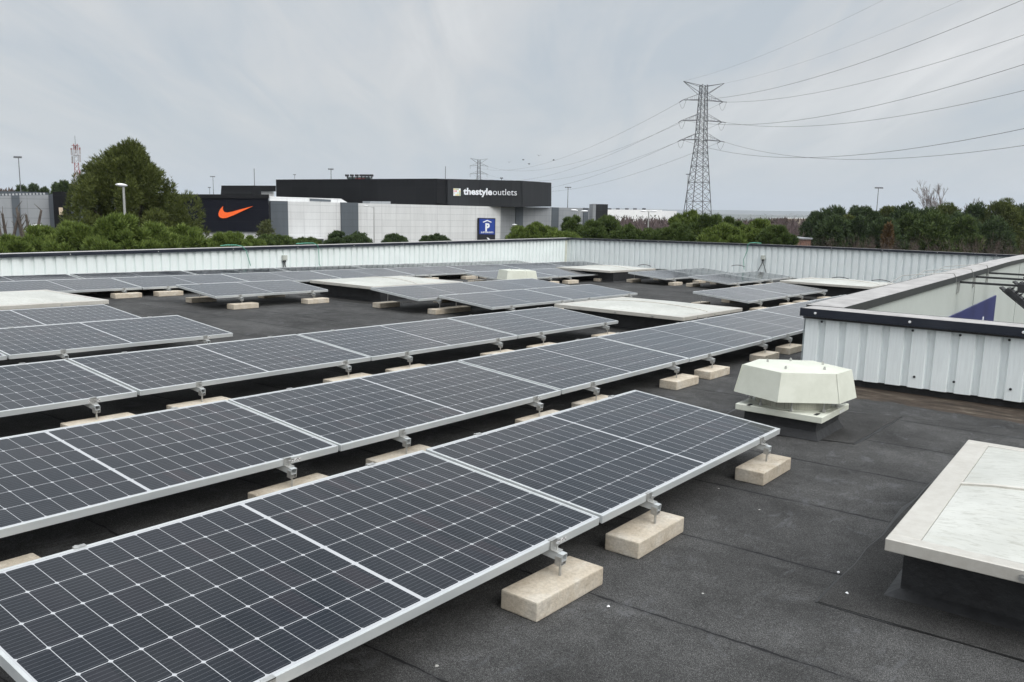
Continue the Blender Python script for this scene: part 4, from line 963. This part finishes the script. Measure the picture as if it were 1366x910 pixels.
# ------------------------------------------------------------------ vegetation
def blades(P, D, ln, wd, rng, name, m, parent, k=3, spread=.55):
    """needle tufts: at each point P, k thin blades round direction D"""
    n = len(P); P = np.repeat(P, k, 0); D = np.repeat(D, k, 0)+rng.normal(0, spread, (n*k, 3)); D /= np.linalg.norm(D, axis=1, keepdims=True)+1e-9
    S = np.cross(D, rng.normal(0, 1, D.shape)); S /= np.linalg.norm(S, axis=1, keepdims=True)+1e-9
    L = ln*rng.uniform(.6, 1.3, (n*k, 1)); Wd = wd*rng.uniform(.7, 1.3, (n*k, 1))
    v = np.stack([P-S*Wd*.35, P+D*L*.5-S*Wd*.5, P+D*L, P+D*L*.5+S*Wd*.5], 1).reshape(-1, 3)
    N_ = n*k; me = bpy.data.meshes.new(name); me.vertices.add(4*N_); me.vertices.foreach_set('co', v.astype(np.float32).ravel())
    me.loops.add(4*N_); me.loops.foreach_set('vertex_index', np.arange(4*N_, dtype=np.int32))
    me.polygons.add(N_); me.polygons.foreach_set('loop_start', np.arange(0, 4*N_, 4, dtype=np.int32)); me.polygons.foreach_set('loop_total', np.full(N_, 4, np.int32))
    me.materials.append(m); me.update(); me.validate()
    o = bpy.data.objects.new(name, me); COL.objects.link(o)
    if parent: o.parent = parent
    return o
def shell(rng, C, R, n, inner=.55):
    """n points spread through the ellipsoid clumps C (centres) with radii R (k,3)"""
    w_ = (R.prod(1))**.66; idx = rng.choice(len(C), n, p=w_/w_.sum())
    d = rng.normal(0, 1, (n, 3)); d /= np.linalg.norm(d, axis=1, keepdims=True)
    r = rng.uniform(inner, 1, (n, 1))**.6
    return C[idx]+d*R[idx]*r, d
def trunk(parent, pts, rs, m=None):
    g = MB(); g.tube(pts, rs, 8); g.build('trunk', m or M_BARK, parent)
def limb(g, a, b, r, rng):
    mid_ = (Vector(a)+Vector(b))*.5+Vector(rng.normal(0, .12*(Vector(b)-Vector(a)).length, 3)); g.tube([a, mid_, b], [r, r*.7, r*.35], 5)

def conifer(x, ytop, Y, wpx, label, seed, m=M_PINE, name='pine_tree', rough=1.0, ntuft=5200, ln=.24, wd=.045, base=.08, peak=.5, group=None, dens=1.0, cat='tree'):
    rng = np.random.default_rng(seed); p = at(x, ytop, Y); H = p.z; R = wpx*.5*Y/F
    t = empty(name, Matrix.Translation((p.x, p.y, 0)))
    trunk(t, [(0, 0, 0), (R*.05, 0, H*.5), (0, 0, H*.93)], [max(.12, R*.07), max(.08, R*.04), .03])
    nC = int(95*dens); f = rng.uniform(0, 1, nC)**.85; zz = base+(.97-base)*f
    # crown outline: widest low down, rounded shoulders, several tips
    prof = np.clip(np.sin(np.pi*np.clip((zz-base)/(1-base), 0, 1)**peak*.97+.05), .05, 1)
    an = rng.uniform(0, 2*np.pi, nC); rr = prof*R*rng.uniform(.35, .92, nC)
    C = np.stack([rr*np.cos(an), rr*np.sin(an), zz*H], 1)
    cr = R*rng.uniform(.13, .26, nC)*rough; Rr = np.stack([cr, cr, cr*rng.uniform(.9, 1.6, nC)], 1)
    C = np.vstack([C, [[0, 0, H*.95-.1*R]]]); Rr = np.vstack([Rr, [[R*.10, R*.10, R*.22]]])
    Pp, d = shell(rng, C, Rr, ntuft)
    out_ = Pp-np.array([0, 0, H*.45]); out_[:, 2] *= .3; out_ /= np.linalg.norm(out_, axis=1, keepdims=True)+1e-9
    D = d*.8+out_*.5+np.array([0, 0, .55])
    blades(Pp, D, ln, wd, rng, 'crown', m, t, 4)
    g = MB()
    for i in rng.choice(nC, 16, replace=False): limb(g, (0, 0, C[i][2]*.75), tuple(C[i]), .05, rng)
    g.build('limb', M_BARK, t)
    tag(t, label, cat, group); return t

def umbrella(x, ytop, Y, wpx, hpx, label, seed, m=M_UMB, ntuft=3600, group='rounded pines beyond the parapet', ln=.20, wd=.030):
    rng = np.random.default_rng(seed); p = at(x, ytop, Y); H = p.z; R = wpx*.5*Y/F; Hc = hpx*Y/F
    t = empty('umbrella_pine', Matrix.Translation((p.x, p.y, 0)))
    trunk(t, [(0, 0, 0), (.1, .05, (H-Hc)*.6), (0, 0, H-Hc*.4)], [.18, .14, .09])
    nC = 52; an = rng.uniform(0, 2*np.pi, nC); q = np.sqrt(rng.uniform(0, 1, nC)); rr = q*R*.88
    top = (1-.75*q**2.2)*Hc; zz = H-Hc+top*rng.uniform(.30, 1, nC)-.22*Hc*rng.uniform(0, .6, nC)
    C = np.stack([rr*np.cos(an), rr*np.sin(an), zz], 1); cr = rng.uniform(.10, .21, nC)*R
    cr = np.minimum(cr, Hc*.4); C[:, 2] = np.minimum(C[:, 2], H-cr*.8)
    Pp, d = shell(rng, C, np.stack([cr, cr, cr*.85], 1), ntuft, .55)
    D = d*.7+np.array([0, 0, 1.0]); blades(Pp, D, ln, wd, rng, 'crown', m, t, 5, .45)
    g = MB()
    for i in rng.choice(nC, 12, replace=False): limb(g, (0, 0, max(.5, H-Hc*1.3)), tuple(C[i]), .05, rng)
    g.build('limb', M_BARK, t)
    tag(t, label, 'tree', group); return t

# big pine
rngb = np.random.default_rng(2)
bp_ = at(168, 193, 40); Hb = bp_.z
big = empty('pine_tree', Matrix.Translation((bp_.x, bp_.y, 0)))
trunk(big, [(0, 0, 0), (.15, .1, 4), (0, 0, 8), (0, 0, Hb*.95)], [.32, .27, .16, .04])
sil = [(0.10, 3.9), (.22, 3.95), (.38, 3.85), (.5, 3.75), (.62, 3.4), (.72, 2.9), (.80, 2.3), (.88, 1.35), (.94, .6), (1.0, .12)]
nC = 290; zz = rngb.uniform(.12, .96, nC); rad_ = np.interp(zz, [a for a, b_ in sil], [b_ for a, b_ in sil]); an = rngb.uniform(0, 2*np.pi, nC)
rr = rad_*np.sqrt(rngb.uniform(.12, .92, nC)); C = np.stack([rr*np.cos(an), rr*np.sin(an), zz*Hb], 1)
cr = rngb.uniform(.24, .62, nC); cz = cr*rngb.uniform(1.0, 1.9, nC)
lob = .95+.17*np.sin(an*3+zz*11)+.10*np.sin(an*7+zz*19); C[:, :2] *= lob[:, None]
tips = np.array([[-1.3, -.5, Hb*.915], [.9, -.8, Hb*.93], [-2.15, -.5, Hb*.85], [2.3, -.5, Hb*.815], [-3.3, -.4, Hb*.62], [0, 0, Hb*.962], [-.9, -.4, Hb*.93], [1.15, -.3, Hb*.90], [-1.7, 0, Hb*.885], [1.9, .2, Hb*.84], [-2.6, -.2, Hb*.78], [2.6, -.3, Hb*.76], [.5, -.6, Hb*.945], [-2.95, -.3, Hb*.70], [3.1, -.2, Hb*.66], [3.35, 0, Hb*.58]])
C = np.vstack([C, tips, tips-[0, 0, .5]]); cr = np.concatenate([cr, np.full(16, .16), np.full(16, .32)]); cz = np.concatenate([cz, np.full(16, .52), np.full(16, .6)])
ns = 110; zs_ = rngb.uniform(.35, .97, ns); rs_ = np.interp(zs_, [a for a, b_ in sil], [b_ for a, b_ in sil])*rngb.uniform(.55, 1.04, ns); as_ = rngb.uniform(0, 2*np.pi, ns)
sp_ = np.stack([rs_*np.cos(as_), rs_*np.sin(as_), zs_*Hb+.15], 1); C = np.vstack([C, sp_]); w9 = rngb.uniform(.09, .17, ns); cr = np.concatenate([cr, w9]); cz = np.concatenate([cz, w9*rngb.uniform(2.5, 4.2, ns)])
Pp, d = shell(rngb, C, np.stack([cr, cr, cz], 1), 70000, .5)
out_ = Pp*np.array([1, 1, 0]); out_ /= np.linalg.norm(out_, axis=1, keepdims=True)+1e-9
blades(Pp, d*.9+out_*.35+np.array([0, 0, .9]), .19, .026, rngb, 'crown', M_PINE, big, 5, .5)
g = MB()
for i in rngb.choice(nC, 40, replace=False): limb(g, (0, 0, C[i][2]*.8), tuple(C[i]), .07, rngb)
g.build('limb', M_BARK, big)
tag(big, 'big bushy pine tree at left, tallest tree of the view', 'tree')

# rounded pines just beyond the left parapet
UP = [
 (5, 318, 29, 60, 22, 'rounded pine at the far left corner of the view'),
 (62, 303, 31, 76, 36, 'rounded pine below the bare lopped trees'),
 (108, 294, 29, 92, 44, 'broad rounded pine under the left half of the big pine'),
 (160, 289, 28, 84, 48, 'tallest rounded pine under the middle of the big pine'),
 (205, 299, 29, 78, 38, 'rounded pine right of the single lamp under the big pine'),
 (246, 304, 30, 66, 34, 'rounded pine under the right edge of the big pine'),
 (302, 313, 36, 62, 26, 'low rounded pine beneath the orange tick mark'),
 (332, 318, 38, 40, 18, 'small rounded pine left of the drooping cedar foot'),
]
for i, a in enumerate(UP): umbrella(*a, seed=20+i, ntuft=5000)
# cedar
rc = np.random.default_rng(7); p = at(354, 289, 58); ce = empty('cedar_tree', Matrix.Translation((p.x, p.y, 0))); H = p.z
trunk(ce, [(0, 0, 0), (0, 0, H*.98)], [.2, .03]); PP = []; DD = []; g = MB()
for k in range(64):
    z = H*(.50+.46*(k/63)); L = 1.55*(1-(k/63))**.8+.18; a = k*2.4+rc.uniform(-.3, .3)
    e_ = np.array([math.cos(a)*L, math.sin(a)*L, z-.22*L]); s_ = np.array([0, 0, z]); m_ = (s_+e_)/2+np.array([0, 0, .12*L])
    g.tube([tuple(s_), tuple(m_), tuple(e_)], [.035, .025, .01], 4)
    for q in np.linspace(.12, 1, 42):
        pt_ = (1-q)**2*s_+2*q*(1-q)*m_+q*q*e_; PP.append(pt_+rc.normal(0, .07, 3)); DD.append([math.cos(a)*.7, math.sin(a)*.7, -.15])
blades(np.array(PP), np.array(DD), .20, .038, rc, 'crown', M_CEDAR, ce, 4, .5); g.build('limb', M_BARK, ce)
tag(ce, 'drooping yellow green cedar in front of the shop corner', 'tree')
# rounded shrubs in front of the white building
for i, a in enumerate([
 (368, 314, 56, 52, 14, 'olive shrub at the foot of the drooping cedar'),
 (408, 319, 78, 40, 9, 'low shrub under the white canopy'),
 (450, 310.5, 74, 34, 18, 'dark clipped shrub before the white wall, leftmost'), (476, 310.5, 75, 42, 18, 'dark clipped shrub before the white wall beside the slim lamp'),
 (526, 314, 76, 38, 12, 'dark low shrub right of the slim street lamp'), (580, 313.5, 76, 42, 12, 'dark low shrub in the middle of the white wall')]):
    umbrella(*a, seed=50+i, m=M_DPINE if i > 1 else M_BUSH, ntuft=2600, group='shrubs before the shopping centre', ln=.26, wd=.06)
for i, a in enumerate([
 (700, 303, 52, 46, 20, 'light green pine below the sign box, leftmost of its clump'), (716, 300, 54, 30, 20, 'pointed light green pine below the sign box'), (733, 303, 56, 34, 18, 'light green pine just right of the stripe below the sign box'),
 (765, 291, 50, 46, 34, 'dense round pine left of the twin headed lamp'), (790, 297, 47, 44, 28, 'round pine under the twin headed lamp near the tower block'),
 (808, 289, 50, 54, 36, 'taller round pine by the charcoal end tower'), (836, 302, 46, 44, 22, 'low round pine before the leafless scrub'), (752, 312, 40, 50, 14, 'low pale pine right above the wall corner'),
 (873, 303, 46, 40, 22, 'round pine at the foot of the right twin headed lamp')]):
    umbrella(*a, seed=70+i, m=M_BUSH if i in (3, 4, 5, 6, 8) else M_UMB, ntuft=4200, group='rounded pines beyond the corner', ln=.24, wd=.04)
for i, a in enumerate([
 (918, 279, 50, 62, 50, 'round pine in front of the tall pylon foot'), (948, 285, 47, 60, 44, 'second round pine of the clump right of the pylon'), (980, 289, 50, 58, 40, 'third round pine of the clump right of the pylon'),
 (1010, 292, 46, 56, 34, 'fourth round pine of the clump right of the pylon'), (1036, 305, 42, 50, 22, 'lowest round pine at the right end of the pylon clump'), (905, 300, 42, 46, 26, 'low round pine at the left foot of the pylon clump'), (965, 303, 40, 60, 26, 'low round pine in front of the pylon clump')]):
    umbrella(*a, seed=90+i, m=M_BUSH if i % 3 else M_UMB, ntuft=5200, group='rounded pines by the pylon', ln=.24, wd=.036)
# dark conifers at right
DK = [(1090, 280, 88, 26), (1113, 271, 92, 32), (1132, 283, 86, 24), (1148, 271, 95, 30), (1163, 276, 90, 34), (1186, 271, 96, 30), (1207, 271, 92, 34), (1232, 276, 84, 40), (1262, 272, 88, 42), (1283, 280, 80, 36), (1303, 271, 90, 38), (1338, 266, 84, 40), (1362, 273, 88, 40),
      (1112, 288, 74, 30), (1143, 288, 76, 34), (1245, 285, 72, 44), (1218, 284, 76, 36), (1285, 288, 72, 30), (1325, 290, 74, 40), (1390, 268, 86, 46), (1180, 290, 72, 34)]
WORDS = ['leftmost dark conifer of the right hand wood', 'tall dark conifer second from left in the right hand wood', 'short dark conifer in the gap near the left of the wood', 'dark conifer left of the leaning mast', 'broad dark conifer just left of the leaning mast foot',
 'dark conifer just right of the leaning mast foot', 'rounded dark conifer midway between leaning mast and bare tree', 'dark conifer left below the bare tree', 'broad dark conifer right below the bare tree', 'dark conifer between the bare tree and the right edge group',
 'dark conifer with twiggy top right of the bare tree', 'tallest dark conifer near the right edge', 'dark conifer at the right edge of the photo', 'front low dark conifer at the left of the wood', 'front mid green conifer left of the rusty leaved tree',
 'front olive green conifer below the bare tree', 'front conifer right of the rusty leaved tree', 'front narrow conifer right of the bare tree', 'front conifer before the tallest one at right', 'dark conifer cut off by the right edge', 'front conifer behind the rusty leaved tree']
for i, (x, y, Y, w_) in enumerate(DK):
    conifer(x, y+(7 if i < 13 else 4), Y, w_*1.75, WORDS[i], 200+i, m=(M_DPINE, M_DPINE, M_PINE)[i % 3] if i < 13 else (M_BUSH if i in (15, 16, 17) else M_DPINE), name='conifer_tree', ntuft=9000, ln=.34, wd=.065, base=.22, peak=(1.5, 1.9, 1.3, 1.7)[i % 4], group='dark conifers at right', rough=1.0, dens=1.3)
conifer(1186, 297, 70, 24, 'small rusty brown leaved tree among the dark conifers', 333, m=M_RUST, name='rusty_tree', ntuft=2600, ln=.3, wd=.06, rough=1.2)
# trees far left behind the grey building
for i, (x, y, Y, w_, lb) in enumerate([(28, 249.5, 150, 26, 'dark tree behind the grey building, leftmost'), (46, 247.5, 155, 26, 'dark tree behind the grey building, second from left'), (60, 252, 150, 22, 'low dark tree behind the grey building'), (75, 247, 140, 26, 'dark tree behind the slate building end'), (86, 243, 85, 24, 'slim dark conifer left of the telecom tower')]):
    conifer(x, y, Y, w_*1.2, lb, 400+i, m=M_DPINE, name='conifer_tree', ntuft=4200, ln=.5, wd=.12, base=.2, peak=.7, rough=1.2, group='trees behind the grey building')

def bare(x, ytop, Y, wpx, label, seed, depth=5, r0=.16, name='bare_tree', up=1.0, lean=0.0, start=.25, group=None):
    r = random.Random(seed); p = at(x, ytop, Y); H = p.z; t = empty(name, Matrix.Translation((p.x, p.y, 0)))
    g = MB(); tw_ = MB()
    spread = wpx*.5*Y/F/(H*.5)
    def grow(a, d, L, rr, k):
        b_ = a+d*L; mid_ = a.lerp(b_, .5)+Vector((r.uniform(-1, 1), r.uniform(-1, 1), 0))*L*.05
        (g if k > depth-3 else tw_).tube([a, mid_, b_], [rr, rr*.85, rr*.65], 6 if k > 2 else 4, False)
        if k <= 0: return
        for _ in range(3 if k > 1 else 4):
            nd = (d+Vector((r.uniform(-1, 1), r.uniform(-1, 1), r.uniform(-.2, .7)*up))*spread).normalized()
            grow(b_ if _ else a.lerp(b_, .7), nd, L*r.uniform(.55, .85), max(.012, rr*.6), k-1)
    tl = H*start; g.tube([(0, 0, 0), (0, 0, tl)], [r0*1.2, r0], 8)
    grow(Vector((0, 0, tl)), Vector((lean, 0, 1)).normalized(), (H-tl)*.36, r0*.8, depth)
    # scale to reach the wanted height
    zmax = max(v[2] for v in g.v+tw_.v); k_ = H/zmax
    for q in (g, tw_): q.v = [(a*k_, b_*k_, c*k_) for a, b_, c in q.v]
    g.build('trunk', M_TWIG, t); tw_.build('twigs', M_TWIG, t); tag(t, label, 'tree', group)
bare(1253, 239, 100, 74, 'tall leafless tree rising above the dark conifers at right', 4, depth=6, r0=.24, start=.40)
bare(1300, 263, 96, 34, 'twiggy leafless treetop among the dark conifers right of the tall bare one', 9, depth=4, r0=.14, start=.5)
bare(1066, 304, 64, 60, 'leafless shrub by the reddish hut roof', 12, depth=4, r0=.08, start=.5)
# lopped plane trees at the far left
def lopped(x, y0, Y, label, seed, rails=False):
    r = random.Random(seed); p = at(x, y0, Y); H = p.z; t = empty('lopped_tree', Matrix.Translation((p.x, p.y, 0))); g = MB()
    zb_ = at(x, 330, Y).z
    g.tube([(0, 0, 0), (0, 0, zb_*.8)], [.2, .16], 8)
    g.build('trunk', M_BARK, t); k = 0
    for dx_ in ((-.75, -.4, .0, .35) if rails else (-.4, .1, .5)):
        g = MB(); top = Vector((dx_*1.3+r.uniform(-.1, .1), r.uniform(-.5, .5), H-r.uniform(0, .5))); g.tube([(0, 0, zb_*.78), (dx_*.55, 0, (zb_+H)*.45), top], [.12, .10, .06], 6)
        for _ in range(7):
            q = Vector((dx_*.55, 0, (zb_+H)*.45)).lerp(top, r.uniform(.2, 1)); g.tube([q, q+Vector((r.uniform(-.35, .35), r.uniform(-.2, .2), r.uniform(.2, .6)))], [.025, .008], 4, False)
        g.build('branch', M_BARK, t)
    tag(t, label, 'tree', 'lopped bare trees at far left')
lopped(5, 279, 44, 'lopped bare tree at the far left edge', 1); lopped(38, 277, 44, 'lopped bare tree with upright stubs before the grey building', 2, True)
sg2 = at(35.5, 328, 35); rs = empty('road_sign', Matrix.Translation((sg2.x, sg2.y, 0)))
g = MB(); g.tube([(0, 0, 0), (0, 0, sg2.z)], .03, 6); g.build('post', M_GALV, rs)
g = MB(); g.tube([(0, -.04, sg2.z), (0, -.055, sg2.z)], .105, 24); g.build('disc', mat('traffic_red', (.55, .04, .02), .5)[0], rs)
g = MB(); g.tube([(0, -.0555, sg2.z), (0, -.06, sg2.z)], .055, 24); g.build('inner_disc', M_SIGNW, rs)
tag(rs, 'small round red and white road sign among the pines at far left', 'road sign')

# thickets (nobody could count them)
def thicket(name, pts, n, h, m, seed, wd=.05, kk=3):
    rng = np.random.default_rng(seed); P = []
    for (x, y, Y, dx_, dY) in pts:
        q = rng.uniform(-1, 1, (n, 2)); 
        for a, b_ in q:
            w3 = at(x+a*dx_, y, Y+b_*dY); f_ = 1-.35*abs(a); P.append((w3.x, w3.y, max(.2, w3.z*f_*rng.uniform(.35, 1)-h*.4)))
    P = np.array(P); D = np.tile(np.array([0, 0, 1.0]), (len(P), 1)); o = blades(P, D, h, wd, rng, name, m, None, kk, .38); tag(o, None, None, None, 'stuff'); return o
o = thicket('dry_thicket', [(1062+rnd.uniform(0, 330), 316+rnd.uniform(-4, 5), rnd.uniform(52, 66), 9, 1.5) for i in range(200)], 110, .5, M_BROWN, 5, .014, 4)
tag(o, 'reddish brown leafless thicket along the foot of the dark conifers', 'thicket')
o = thicket('leafless_scrub', [(820+i*17, 291+rnd.uniform(-2, 2)+(0 if i < 8 else 4), 150+rnd.uniform(-10, 10), 20, 18) for i in range(18)], 1400, 1.3, M_MAUVE, 6, .06, 4)
tag(o, 'mauve brown leafless scrub in front of the distant white warehouse', 'scrub')
def wood(name, spec, n, m, seed, label):
    rng = np.random.default_rng(seed); C = []; R_ = []
    for (x0, x1, y, Y, cnt, r) in spec:
        for _ in range(cnt):
            w3 = at(rng.uniform(x0, x1), y+rng.uniform(-.8, 1.5), Y*rng.uniform(.93, 1.1)); rr = r*rng.uniform(.7, 1.2)
            for _k in range(4): C.append((w3.x+rng.normal(0, rr*.4), w3.y, max(rr, w3.z-rr)-_k*rr*.9)); R_.append((rr, rr, rr))
    Pp, d = shell(rng, np.array(C), np.array(R_), n); o = blades(Pp, d+np.array([0, 0, .5]), R_[0][0]*.5, R_[0][0]*.16, rng, name, m, None, 3)
    tag(o, label, 'wood', None, 'stuff')
wood('distant_wood', [(811, 900, 288.5, 300, 60, 1.6), (960, 1090, 290.5, 700, 90, 4.0), (620, 1366, 293, 1500, 200, 8)], 26000, M_DPINE, 8, 'far dark line of trees on the plain by the warehouse')
wood('hedge_trees', [(-30, 30, 258, 200, 20, 3), (740, 1366, 297, 200, 120, 2.6)], 22000, M_BROWN, 9, 'brownish belt of far trees behind the pines')

# ------------------------------------------------------------------ haze
g = MB(); g.box(-11600, 11600, -11600, 11600, -1.2, 240)
m = bpy.data.materials.new('thin_haze'); m.use_nodes = True; t = m.node_tree; t.nodes.clear()
o_ = t.nodes.new('ShaderNodeOutputMaterial'); pv = t.nodes.new('ShaderNodeVolumePrincipled'); pv.inputs['Color'].default_value = (.80, .87, .96, 1); pv.inputs['Density'].default_value = 0.00012
t.links.new(pv.outputs[0], o_.inputs['Volume'])
h = g.build('haze', m); tag(h, kind='stuff')
